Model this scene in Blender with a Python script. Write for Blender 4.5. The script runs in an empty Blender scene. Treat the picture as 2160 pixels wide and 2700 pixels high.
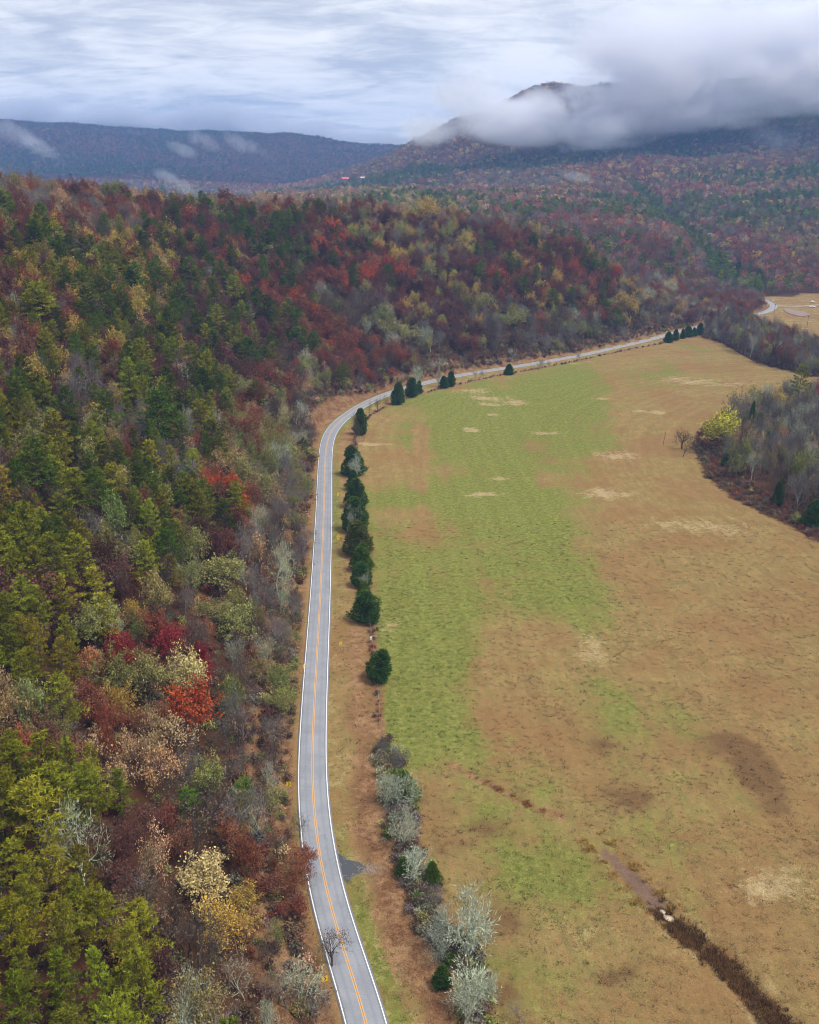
import bpy, math, random
import numpy as np

scene = bpy.context.scene
R = math.radians
rng = np.random.default_rng(11)
random.seed(11)

# ---------------------------------------------------------------- camera, sky, sun, exposure
cam_d = bpy.data.cameras.new('camera'); cam = bpy.data.objects.new('camera', cam_d)
scene.collection.objects.link(cam); scene.camera = cam
cam_d.sensor_fit = 'VERTICAL'; cam_d.angle = R(56.0); cam_d.clip_end = 40000; cam_d.clip_start = 1
cam.location = (0, 0, 120.0); cam.rotation_euler = (R(90 - 19.52), 0, 0)
scene.view_settings.view_transform = 'Standard'; scene.view_settings.look = 'None'
scene.view_settings.exposure = 1.3; scene.view_settings.gamma = 1; scene.view_settings.use_curve_mapping = False
scene.render.engine = 'CYCLES'
cy = scene.cycles
cy.max_bounces = 12; cy.diffuse_bounces = 1; cy.glossy_bounces = 1; cy.transmission_bounces = 2; cy.volume_bounces = 8; cy.transparent_max_bounces = 8
cy.use_denoising = True; cy.filter_width = 1.0; cy.volume_step_rate = 0.5; cy.volume_max_steps = 256
cy.caustics_reflective = False; cy.caustics_refractive = False; cy.sample_clamp_indirect = 4

SUN_EL, SUN_AZ = R(60), R(118)          # azimuth clockwise from the view axis
def nd(nt, typ, **kw):
    n = nt.nodes.new(typ)
    ins = kw.pop('ins', {})
    for k, v in kw.items(): setattr(n, k, v)
    for k, v in ins.items():
        s = n.inputs[k]
        if hasattr(v, 'is_output'): nt.links.new(v, s)
        else: s.default_value = v
    return n
def mth(nt, op, a, b=0.0, c=0.0, clamp=False):
    n = nt.nodes.new('ShaderNodeMath'); n.operation = op; n.use_clamp = clamp
    for i, v in enumerate((a, b, c)):
        if hasattr(v, 'is_output'): nt.links.new(v, n.inputs[i])
        else: n.inputs[i].default_value = v
    return n.outputs[0]
def mixc(nt, f, a, b, mode='MIX'):
    n = nt.nodes.new('ShaderNodeMix'); n.data_type = 'RGBA'; n.blend_type = mode
    for i, v in ((0, f), (6, a), (7, b)):
        if hasattr(v, 'is_output'): nt.links.new(v, n.inputs[i])
        else: n.inputs[i].default_value = v if i == 0 else (*v, 1)
    return n.outputs[2]
def noise(nt, vec, scale, detail=4, rough=.55, dist=0.0):
    return nd(nt, 'ShaderNodeTexNoise', ins={'Vector': vec, 'Scale': scale, 'Detail': detail, 'Roughness': rough, 'Distortion': dist}).outputs[0]
def mapr(nt, v, a, b, c=0.0, d=1.0, kind='SMOOTHSTEP'):
    return nd(nt, 'ShaderNodeMapRange', interpolation_type=kind, ins={0: v, 1: a, 2: b, 3: c, 4: d}).outputs[0]

world = bpy.data.worlds.new('World'); scene.world = world; world.use_nodes = True
wt = world.node_tree; wt.nodes.clear()
wo = wt.nodes.new('ShaderNodeOutputWorld')
sky = nd(wt, 'ShaderNodeTexSky', sky_type='NISHITA', sun_disc=False, sun_elevation=SUN_EL, sun_rotation=SUN_AZ)
tc = wt.nodes.new('ShaderNodeTexCoord')
sx = nd(wt, 'ShaderNodeSeparateXYZ', ins={0: tc.outputs['Generated']})
zz = mth(wt, 'MAXIMUM', sx.outputs[2], 0.0)
den = mth(wt, 'ADD', zz, 0.13)
pl = nd(wt, 'ShaderNodeCombineXYZ', ins={0: mth(wt, 'DIVIDE', sx.outputs[0], den), 1: mth(wt, 'DIVIDE', sx.outputs[1], den), 2: 0.0}).outputs[0]
n1 = noise(wt, pl, 1.3, 9, .6, .8)
pl2 = nd(wt, 'ShaderNodeMapping', ins={0: pl, 1: (7.3, 2.1, 0), 3: (.8, 1.5, 1)}).outputs[0]
n2 = noise(wt, pl2, 3.4, 9, .66, .9)
n3 = noise(wt, pl, .3, 3, .5)
mix1 = mth(wt, 'ADD', mth(wt, 'MULTIPLY', n1, .5), mth(wt, 'ADD', mth(wt, 'MULTIPLY', n2, .35), mth(wt, 'MULTIPLY', n3, .35)))
tone = mapr(wt, mix1, .47, .70)
cloud = mixc(wt, tone, (4.25, 4.5, 5.1), (7.8, 7.8, 7.85))
cover = mapr(wt, n1, .22, .42, .78, .97)
skyc = mixc(wt, cover, sky.outputs[0], cloud)
bg = nd(wt, 'ShaderNodeBackground', ins={0: skyc, 1: 0.062})
wt.links.new(bg.outputs[0], wo.inputs[0])

sun_d = bpy.data.lights.new('sun', 'SUN'); sun_d.energy = 1.5; sun_d.angle = R(18); sun_d.color = (1, .93, .82)
sun = bpy.data.objects.new('sun', sun_d); scene.collection.objects.link(sun)
sun.rotation_euler = (R(90) - SUN_EL, 0, -SUN_AZ + math.pi)

# ---------------------------------------------------------------- layout, all in metres (x right, y ahead, z up)
ROAD_MAIN = [(-1.5, 85.0), (-2.44, 90.92), (-3.47, 96.82), (-4.66, 102.69), (-6.07, 108.51), (-7.67, 114.28), (-9.4, 120.02), (-11.16, 125.75), (-12.85, 131.5), (-14.4, 137.29), (-15.78, 143.12), (-16.99, 148.98), (-18.05, 154.88), (-18.97, 160.81), (-19.75, 166.75), (-20.42, 172.71), (-21.0, 178.68), (-21.5, 184.66), (-21.96, 190.64), (-22.39, 196.63), (-22.8, 202.61), (-23.2, 208.6), (-23.59, 214.59), (-23.98, 220.57), (-24.36, 226.56), (-24.74, 232.55), (-25.12, 238.54), (-25.5, 244.53), (-25.89, 250.51), (-26.27, 256.5), (-26.67, 262.49), (-27.06, 268.47), (-27.47, 274.46), (-27.88, 280.45), (-28.29, 286.43), (-28.7, 292.42), (-29.12, 298.4), (-29.53, 304.39), (-29.95, 310.38), (-30.37, 316.36), (-30.79, 322.35), (-31.22, 328.33), (-31.65, 334.32), (-32.09, 340.3), (-32.54, 346.28), (-32.99, 352.26), (-33.45, 358.25), (-33.91, 364.23), (-34.37, 370.21), (-34.82, 376.2), (-35.27, 382.18), (-35.72, 388.16), (-36.16, 394.15), (-36.6, 400.13), (-37.02, 406.11), (-37.41, 412.1), (-37.78, 418.09), (-38.1, 424.08), (-38.35, 430.07), (-38.51, 436.07), (-38.56, 442.06), (-38.46, 448.06), (-38.2, 454.04), (-37.72, 460.01), (-37.02, 465.95), (-36.08, 471.86), (-34.94, 477.74), (-33.62, 483.59), (-32.16, 489.4), (-30.58, 495.19), (-28.87, 500.93), (-27.03, 506.63), (-25.02, 512.28), (-22.85, 517.86), (-20.49, 523.37), (-17.94, 528.79), (-15.2, 534.11), (-12.27, 539.33), (-9.17, 544.46), (-5.93, 549.5), (-2.56, 554.45), (0.95, 559.31), (4.6, 564.06), (8.4, 568.68), (12.34, 573.2), (16.37, 577.64), (20.48, 582.0), (24.69, 586.27), (29.01, 590.42), (33.47, 594.41), (38.07, 598.24), (42.78, 601.95), (47.57, 605.55), (52.41, 609.11), (57.26, 612.64), (62.1, 616.18), (66.93, 619.74), (71.73, 623.33), (76.5, 626.97), (81.23, 630.67), (85.91, 634.42), (90.56, 638.2), (95.2, 642.01), (99.83, 645.82), (104.46, 649.65), (109.04, 653.51), (113.55, 657.46), (117.96, 661.52), (122.24, 665.7), (126.43, 669.99), (130.57, 674.33), (134.71, 678.68), (138.86, 683.01), (143.03, 687.32), (147.22, 691.62), (151.41, 695.91), (155.6, 700.2), (159.79, 704.5), (163.95, 708.82), (168.1, 713.15), (172.21, 717.52), (176.27, 721.94), (180.28, 726.4), (184.23, 730.92), (188.12, 735.48), (191.96, 740.09), (195.76, 744.73), (199.54, 749.39), (203.31, 754.06), (207.09, 758.71), (210.92, 763.33), (214.8, 767.88), (218.72, 772.3), (222.54, 776.45), (226.07, 780.16), (229.16, 783.33), (231.9, 786.1)]
ROAD_FAR = [(289.7, 844.7), (294.02, 848.87), (298.33, 853.04), (302.61, 857.24), (306.85, 861.49), (310.99, 865.82), (314.98, 870.29), (318.77, 874.92), (322.35, 879.72), (325.73, 884.67), (328.92, 889.74), (331.94, 894.91), (334.78, 900.19), (337.41, 905.57), (339.81, 911.06), (341.96, 916.64), (343.84, 922.32), (345.47, 928.09), (346.84, 933.92), (347.96, 939.8), (348.83, 945.72), (349.43, 951.68), (349.77, 957.66), (349.85, 963.64), (349.66, 969.54), (349.25, 975.18), (348.7, 980.39), (348.1, 985.2)]
ROAD_HID = [(237.6, 791.7), (243.3, 797.4), (248.9, 803.0), (254.6, 808.7), (260.2, 814.4), (265.8, 820.1), (271.4, 825.8), (277.0, 831.6), (282.5, 837.3), (288.1, 843.0)]
FLOOR = [(4.0, -260.0), (1.0, 60.0), (-1.5, 85.0), (-18.1, 154.9), (-24.4, 226.6), (-29.1, 298.4), (-34.4, 370.2), (-38.6, 442.1), (-25.0, 512.3), (12.3, 573.2), (66.9, 619.7), (122.2, 665.7), (172.2, 717.5), (218.7, 772.3), (289.0, 850.0), (318.0, 872.0), (335.0, 896.0), (340.0, 930.0), (340.0, 985.0), (420.0, 1010.0), (620.0, 985.0), (900.0, 900.0), (1500.0, 800.0), (1500.0, -260.0)]
RIDGE = [(-250.0, -200.0, 100.0), (-255.0, 150.0, 104.0), (-223.0, 420.0, 106.7), (-224.7, 560.0, 105.6), (-198.0, 640.0, 99.8), (-134.4, 690.0, 90.0), (-64.7, 750.0, 86.6), (15.0, 800.0, 80.1), (67.2, 810.0, 71.9), (107.1, 810.0, 66.0), (147.1, 805.0, 49.2), (184.0, 800.0, 33.3), (207.5, 800.0, 10.7), (219.1, 790.0, 0)]
FAR_CTRL = [(-42, 1400, 77), (-48, 1600, 81), (-107, 1700, 87), (-33, 3000, 177), (-129, 2900, 129), (121, 3000, 245), (241, 3000, 264), (316, 3000, 289), (358, 3000, 324), (401, 3000, 339), (455, 3000, 342), (499, 3000, 332), (564, 3000, 324), (756, 2900, 307), (569, 2500, 183), (386, 2500, 170), (986, 2500, 225), (842, 2500, 204), (1387, 2500, 229), (1652, 3000, 314), (1171, 3000, 334), (0, 2000, 84), (121, 1900, 82), (580, 1900, 96), (236, 1500, 69), (107, 1300, 68), (190, 1200, 58), (531, 1300, 39), (647, 1600, 69), (447, 1080, 12), (356, 1000, 0), (304, 1030, 16), (242, 1120, 47), (275, 1080, 35), (719, 1250, 42), (585, 1000, 4), (449, 1950, 109), (859, 1900, 116), (181, 2450, 135), (18, 2400, 117), (-1773, 4500, 329), (-2765, 4500, 295), (-1610, 4500, 323), (-1366, 4500, 295), (-1089, 4500, 269), (-990, 4500, 269), (-791, 4500, 280), (-594, 4500, 269), (-381, 4500, 221), (-266, 4500, 193), (-136, 4600, 199), (208, 4700, 191), (-2095, 5300, 319), (-1613, 5300, 292), (-1129, 5300, 265), (-701, 5300, 256), (-346, 5200, 163), (-148, 5000, 179), (-3265, 5300, 292), (-763, 3000, 48), (-1210, 3000, 56), (-412, 2900, 53), (-607, 3400, 85), (-1237, 3800, 149), (-837, 3900, 150), (-300, 3500, 84), (-415, 4000, 137), (-155, 2300, 69), (-285, 2000, 52), (-725, 2200, 55), (-1630, 4100, 209), (-400, 1000, 25), (-100, 1000, 30), (100, 950, 20), (-700, 1500, 35), (-300, 1400, 40), (-300, 500, 10), (-300, 0, 10), (-900, 600, 30), (300, 900, 0), (500, 950, 0), (900, 900, 0), (300, 300, 0), (800, 300, 0), (0, -200, 0), (-3500, 6500, 250), (0, 6500, 200), (3500, 6500, 250), (3500, 3000, 350), (3500, 0, 60), (-3500, 0, 60), (-3500, 3000, 120), (1500, 5000, 330), (400, 3500, 350)]
GULLY = [(430.6, 2000.0), (418.4, 1750.0), (387.5, 1450.0), (364.5, 1250.0), (351.2, 1080.0), (354.8, 1010.0)]
DITCH = [(3.3, 180.2), (4.5, 179.5), (7.0, 178.0), (9.7, 175.9), (12.8, 173.2), (15.6, 170.7), (18.2, 168.3), (20.7, 165.9), (23.1, 163.4), (25.7, 161.4), (28.6, 159.9), (31.2, 157.8), (33.7, 154.9), (35.4, 152.1), (36.3, 149.3), (37.5, 146.5), (39.0, 143.4), (40.4, 140.5), (41.7, 137.5), (42.8, 135.0), (43.5, 132.7), (44.6, 130.5), (45.9, 128.3), (47.5, 126.0), (49.3, 123.5), (50.7, 121.0), (51.6, 118.3), (52.8, 115.6), (54.1, 112.7), (55.4, 109.8), (56.5, 106.8), (57.1, 105.3)]
PATCH = [(-49, 107, 16, 24, {'P': 0.85, 'Y': 0.05, 'B': 0.1}), (-44, 134, 9, 10, {'P': 0.85, 'B': 0.15}), (-43, 118, 8, 11, {'M': 0.8, 'B': 0.2}), (-33, 122, 8, 10, {'Y': 0.4, 'T': 0.5, 'B': 0.1}), (-25, 121, 8, 10, {'Y': 0.6, 'V': 0.2, 'R': 0.2}), (-31, 137, 8, 13, {'B': 0.6, 'R': 0.3, 'G': 0.1}), (-33, 110, 9, 10, {'B': 0.4, 'P': 0.3, 'M': 0.15, 'L': 0.15}), (-26, 100, 8, 10, {'B': 0.4, 'G': 0.3, 'V': 0.15, 'L': 0.15}), (-20, 111, 8, 12, {'B': 0.4, 'V': 0.28, 'G': 0.2, 'L': 0.12}), (-22, 138, 8, 13, {'R': 0.7, 'B': 0.3}), (-28, 152, 8, 11, {'G': 0.4, 'V': 0.3, 'B': 0.3}), (-51, 147, 9, 10, {'T': 0.4, 'R': 0.4, 'Y': 0.2}), (-59, 142, 8, 10, {'M': 0.4, 'R': 0.3, 'V': 0.3}), (-41, 155, 9, 10, {'T': 0.4, 'R': 0.3, 'B': 0.3}), (-35, 166, 8, 15, {'B': 0.5, 'G': 0.5}), (-49, 175, 10, 21, {'X': 0.4, 'R': 0.3, 'Y': 0.1, 'V': 0.2}), (-47, 218, 9, 26, {'V': 0.6, 'B': 0.2, 'G': 0.2}), (-52, 235, 8, 13, {'V': 0.8, 'G': 0.2}), (-65, 153, 12, 13, {'P': 0.5, 'V': 0.25, 'T': 0.25}), (-76, 183, 10, 15, {'P': 0.35, 'M': 0.3, 'T': 0.15, 'G': 0.2}), (-70, 210, 8, 19, {'M': 0.5, 'R': 0.2, 'B': 0.3}), (-84, 213, 15, 20, {'P': 0.8, 'Q': 0.1, 'B': 0.1}), (-71, 230, 11, 23, {'P': 0.85, 'V': 0.15}), (-34, 203, 10, 31, {'B': 0.5, 'V': 0.3, 'G': 0.2}), (-41, 268, 12, 44, {'G': 0.55, 'B': 0.4, 'T': 0.05}), (-50, 335, 14, 52, {'V': 0.4, 'G': 0.3, 'T': 0.2, 'B': 0.1}), (-60, 294, 8, 12, {'O': 0.7, 'R': 0.3}), (-62, 358, 18, 41, {'V': 0.5, 'T': 0.3, 'R': 0.2}), (-53, 437, 14, 43, {'B': 0.6, 'G': 0.2, 'T': 0.2}), (-69, 444, 20, 33, {'R': 0.5, 'M': 0.2, 'V': 0.3}), (-90, 266, 28, 32, {'P': 0.65, 'M': 0.15, 'Q': 0.1, 'V': 0.1}), (-81, 308, 13, 50, {'Q': 0.5, 'P': 0.3, 'G': 0.2}), (-114, 308, 26, 31, {'P': 0.35, 'G': 0.3, 'M': 0.2, 'Y': 0.15}), (-103, 370, 27, 47, {'P': 0.5, 'Q': 0.2, 'M': 0.2, 'Y': 0.1}), (-141, 362, 22, 45, {'P': 0.4, 'R': 0.25, 'M': 0.15, 'Y': 0.1, 'G': 0.1}), (-143, 449, 22, 76, {'P': 0.5, 'Y': 0.3, 'Q': 0.2}), (-154, 518, 25, 46, {'Y': 0.5, 'R': 0.2, 'P': 0.3}), (-94, 502, 32, 63, {'Q': 0.35, 'P': 0.2, 'M': 0.3, 'B': 0.15}), (-118, 469, 28, 76, {'P': 0.35, 'M': 0.25, 'Y': 0.2, 'Q': 0.2}), (-138, 603, 43, 44, {'Q': 0.35, 'Y': 0.3, 'R': 0.2, 'M': 0.15}), (-95, 657, 39, 35, {'Q': 0.6, 'M': 0.2, 'V': 0.2}), (-150, 630, 45, 24, {'M': 0.6, 'R': 0.2, 'Q': 0.2}), (-192, 551, 44, 54, {'G': 0.3, 'T': 0.3, 'R': 0.2, 'M': 0.2}), (-824, 3017, 297, 233, {'T': 0.3, 'V': 0.3, 'G': 0.3, 'R': 0.1}), (-269, 1670, 198, 198, {'T': 0.3, 'G': 0.4, 'R': 0.15, 'Y': 0.15}), (-40, 1334, 132, 400, {'V': 0.3, 'T': 0.3, 'Y': 0.2, 'M': 0.2}), (-87, 595, 29, 43, {'R': 0.3, 'O': 0.2, 'M': 0.3, 'Q': 0.2}), (-21, 668, 53, 45, {'M': 0.35, 'O': 0.2, 'R': 0.2, 'Q': 0.1, 'V': 0.15}), (61, 723, 66, 51, {'M': 0.35, 'R': 0.3, 'O': 0.15, 'V': 0.1, 'Q': 0.1}), (138, 764, 46, 39, {'R': 0.3, 'O': 0.2, 'V': 0.2, 'Q': 0.2, 'Y': 0.1}), (20, 765, 61, 230, {'V': 0.35, 'M': 0.35, 'Y': 0.2, 'G': 0.1}), (96, 790, 47, 210, {'R': 0.4, 'Y': 0.2, 'Q': 0.2, 'M': 0.2}), (-34, 571, 25, 26, {'R': 0.45, 'O': 0.2, 'B': 0.35}), (5, 601, 60, 27, {'G': 0.4, 'B': 0.4, 'V': 0.15, 'M': 0.05}), (112, 682, 68, 35, {'B': 0.5, 'G': 0.3, 'V': 0.2}), (68, 640, 51, 40, {'B': 0.5, 'V': 0.3, 'G': 0.2}), (-52, 499, 20, 28, {'B': 0.5, 'V': 0.25, 'T': 0.25}), (182, 767, 30, 29, {'G': 0.5, 'B': 0.3, 'Y': 0.2}), (196, 1239, 88, 172, {'R': 0.5, 'M': 0.3, 'G': 0.2}), (240, 1109, 66, 129, {'R': 0.4, 'G': 0.3, 'B': 0.3}), (324, 1099, 65, 179, {'G': 0.6, 'B': 0.2, 'R': 0.2}), (484, 1318, 78, 272, {'M': 0.5, 'G': 0.3, 'V': 0.2}), (437, 1414, 84, 208, {'M': 0.4, 'G': 0.4, 'V': 0.2}), (105, 1660, 164, 319, {'G': 0.5, 'R': 0.3, 'T': 0.2}), (0, 2187, 103, 131, {'C': 0.8, 'G': 0.2}), (246, 2064, 81, 212, {'C': 0.5, 'G': 0.5}), (632, 1954, 154, 109, {'C': 0.6, 'Q': 0.2, 'Y': 0.2}), (-174, 2599, 92, 259, {'C': 0.7, 'G': 0.3}), (-84, 2824, 167, 300, {'M': 0.6, 'V': 0.15, 'G': 0.25}), (299, 2524, 199, 251, {'M': 0.45, 'Y': 0.15, 'V': 0.2, 'G': 0.2}), (712, 2354, 232, 262, {'M': 0.5, 'R': 0.2, 'V': 0.2, 'G': 0.1}), (430, 1100, 43, 108, {'R': 0.5, 'G': 0.3, 'B': 0.2}), (300, 948, 38, 121, {'R': 0.4, 'B': 0.4, 'G': 0.2}), (439, 1751, 104, 111, {'G': 0.5, 'R': 0.3, 'M': 0.2})]
GREEN = [(36.9, 408.7, 33.5, 35.8, 0.6), (21.2, 433.8, 12.4, 40.0, 0.5), (88.0, 461.8, 18.7, 44.9, 0.3), (3.8, 211.5, 12.3, 30.5, 0.9), (0.0, 243.3, 10.6, 19.1, 0.7), (19.5, 266.4, 29.8, 42.5, 0.65), (15.8, 311.0, 30.2, 36.8, 0.6), (10.4, 356.3, 28.1, 11.6, 0.9), (36.2, 347.2, 33.3, 26.7, 0.5), (25.0, 519.7, 31.3, 41.7, 0.9), (52.1, 477.1, 44.4, 63.9, 0.75), (78.5, 529.1, 31.8, 38.3, 0.75), (95.5, 569.9, 27.3, 32.9, 0.5), (45.7, 290.4, 14.8, 42.7, 0.55), (52.0, 255.7, 10.0, 23.5, 0.45), (1.7, 186.1, 9.3, 10.7, 0.55), (22.9, 186.1, 12.7, 9.2, 0.3), (61.1, 186.1, 10.2, 23.1, 0.3), (50.2, 159.2, 18.0, 21.6, 0.33), (28.9, 142.8, 15.8, 20.3, 0.33), (53.5, 133.3, 10.4, 13.6, 0.25), (26.2, 148.0, 11.3, 12.8, 0.3), (51.8, 202.4, 9.1, 17.6, 0.35), (155.1, 581.0, 69.4, 34.1, 0.25), (104.8, 629.9, 62.4, 39.7, 0.35), (208.6, 687.2, 21.7, 23.3, 0.4), (18.9, 117.0, 11.8, 5.9, 0.25), (9.0, 159.2, 11.2, 7.1, 0.2), (-8.3, 402.9, 13.2, 29.0, -0.4), (5.1, 411.7, 2.5, 58.1, -1.2), (36.4, 284.1, 12.1, 15.6, -0.3), (23.6, 211.5, 8.5, 20.8, -0.5), (24.8, 402.9, 9.9, 23.2, -0.4), (122.8, 360.9, 37.4, 100.5, -0.5), (93.7, 231.8, 25.5, 69.9, -0.3)]
STRAW = [(-16.8, 433.8, 7.1, 4.0, 0.9), (35.1, 548.8, 13.2, 8.2, 0.7), (42.4, 529.1, 12.7, 7.6, 0.8), (42.2, 512.4, 7.2, 5.4, 0.7), (58.2, 517.9, 10.4, 7.3, 0.6), (30.0, 461.8, 5.6, 3.7, 0.9), (43.6, 490.8, 4.0, 3.3, 0.9), (67.5, 448.8, 7.3, 4.2, 0.9), (28.4, 359.5, 7.5, 2.8, 0.9), (39.3, 380.9, 7.1, 2.6, 0.8), (92.0, 416.6, 10.2, 7.4, 0.8), (77.0, 356.3, 10.4, 6.5, 0.8), (127.3, 493.3, 9.0, 5.0, 0.9), (166.7, 581.0, 20.8, 11.3, 0.5), (186.4, 569.9, 27.3, 10.9, 0.45), (104.3, 322.3, 21.7, 9.7, 0.6), (104.0, 529.1, 8.5, 4.8, 0.6), (105.9, 636.6, 20.2, 8.1, 0.5), (48.1, 227.5, 7.0, 14.9, 0.5), (66.4, 139.9, 9.5, 6.8, 0.7), (26.7, 128.9, 6.4, 5.1, 0.25), (-6.4, 243.3, 5.3, 9.5, 0.4)]
DARK = [(31.4, 192.4, 7.0, 5.6, 0.5), (40.5, 184.6, 7.6, 6.0, 0.65), (43.7, 167.9, 8.6, 7.8, 0.55), (66.2, 186.1, 9.3, 6.1, 0.65), (73.8, 175.9, 4.9, 8.4, 0.8), (74.7, 162.8, 3.0, 3.7, 0.7), (73.9, 146.9, 5.6, 2.6, 0.8), (33.2, 120.0, 4.8, 3.1, 0.7), (19.9, 124.8, 4.3, 4.9, 0.5), (18.4, 155.7, 8.8, 6.9, 0.4), (14.0, 128.9, 3.8, 7.7, 0.45), (9.9, 148.0, 4.2, 6.4, 0.5), (16.3, 114.1, 3.5, 3.6, 0.5), (65.0, 200.7, 7.2, 5.2, 0.3), (4.6, 162.8, 4.6, 7.4, 0.35), (75.3, 440.5, 35.9, 20.4, 0.15)]
COPSE = [(134.2, 429.9), (130.6, 404.0), (126.5, 383.5), (128.8, 356.3), (135.1, 336.4), (140.3, 324.3), (143.1, 311.0), (154.2, 272.1), (227.7, 360.9), (275.5, 519.7), (233.2, 533.9), (204.1, 524.3), (175.8, 501.8), (155.8, 475.5), (142.5, 450.9)]
TREELINE = [(222.8, 736.9), (229.4, 711.2), (230.8, 672.0), (231.9, 636.6), (237.7, 610.7), (247.6, 592.6), (259.3, 581.0), (284.8, 538.8), (329.5, 629.9), (295.8, 669.0), (282.9, 690.3), (277.3, 719.6), (276.6, 758.8), (275.2, 798.1), (270.5, 814.9), (248.4, 794.0)]
PARKING = [(347.1, 897.1), (391.4, 981.2), (409.0, 996.7), (501.7, 981.2), (460.4, 897.1)]
SIDE_ROAD = [(343.8, 918.0), (351.7, 919.2), (358.3, 915.6), (368.1, 916.8), (388.4, 926.4), (412.3, 936.1)]
PAD = [(348.8, 897.1), (355.0, 876.9), (353.3, 855.3), (339.7, 846.0), (336.9, 869.6), (342.6, 894.5)]
APRON = [(-13.9, 149.0), (-13.3, 148.0), (-11.7, 146.3), (-9.5, 145.5), (-8.0, 144.4), (-7.8, 143.6), (-8.3, 142.8), (-9.7, 142.1), (-10.7, 141.3), (-11.2, 139.8), (-11.9, 141.6), (-13.1, 145.2)]
FENCE = [(2.7, 139.9), (0.4, 151.2), (-3.1, 164.1), (-5.5, 177.3), (-6.5, 184.6), (-7.3, 202.4), (-8.5, 217.3), (-10.1, 234.0), (-11.8, 250.6), (-13.4, 272.1), (-15.1, 290.4), (-17.4, 318.5), (-20.2, 360.9), (-23.5, 402.9), (-26.0, 440.5), (-24.8, 470.9), (-19.2, 491.7), (-13.3, 507.1), (4.3, 536.8), (27.0, 563.4), (61.8, 597.3), (105.5, 633.9), (153.1, 681.0), (187.5, 711.2)]
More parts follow.
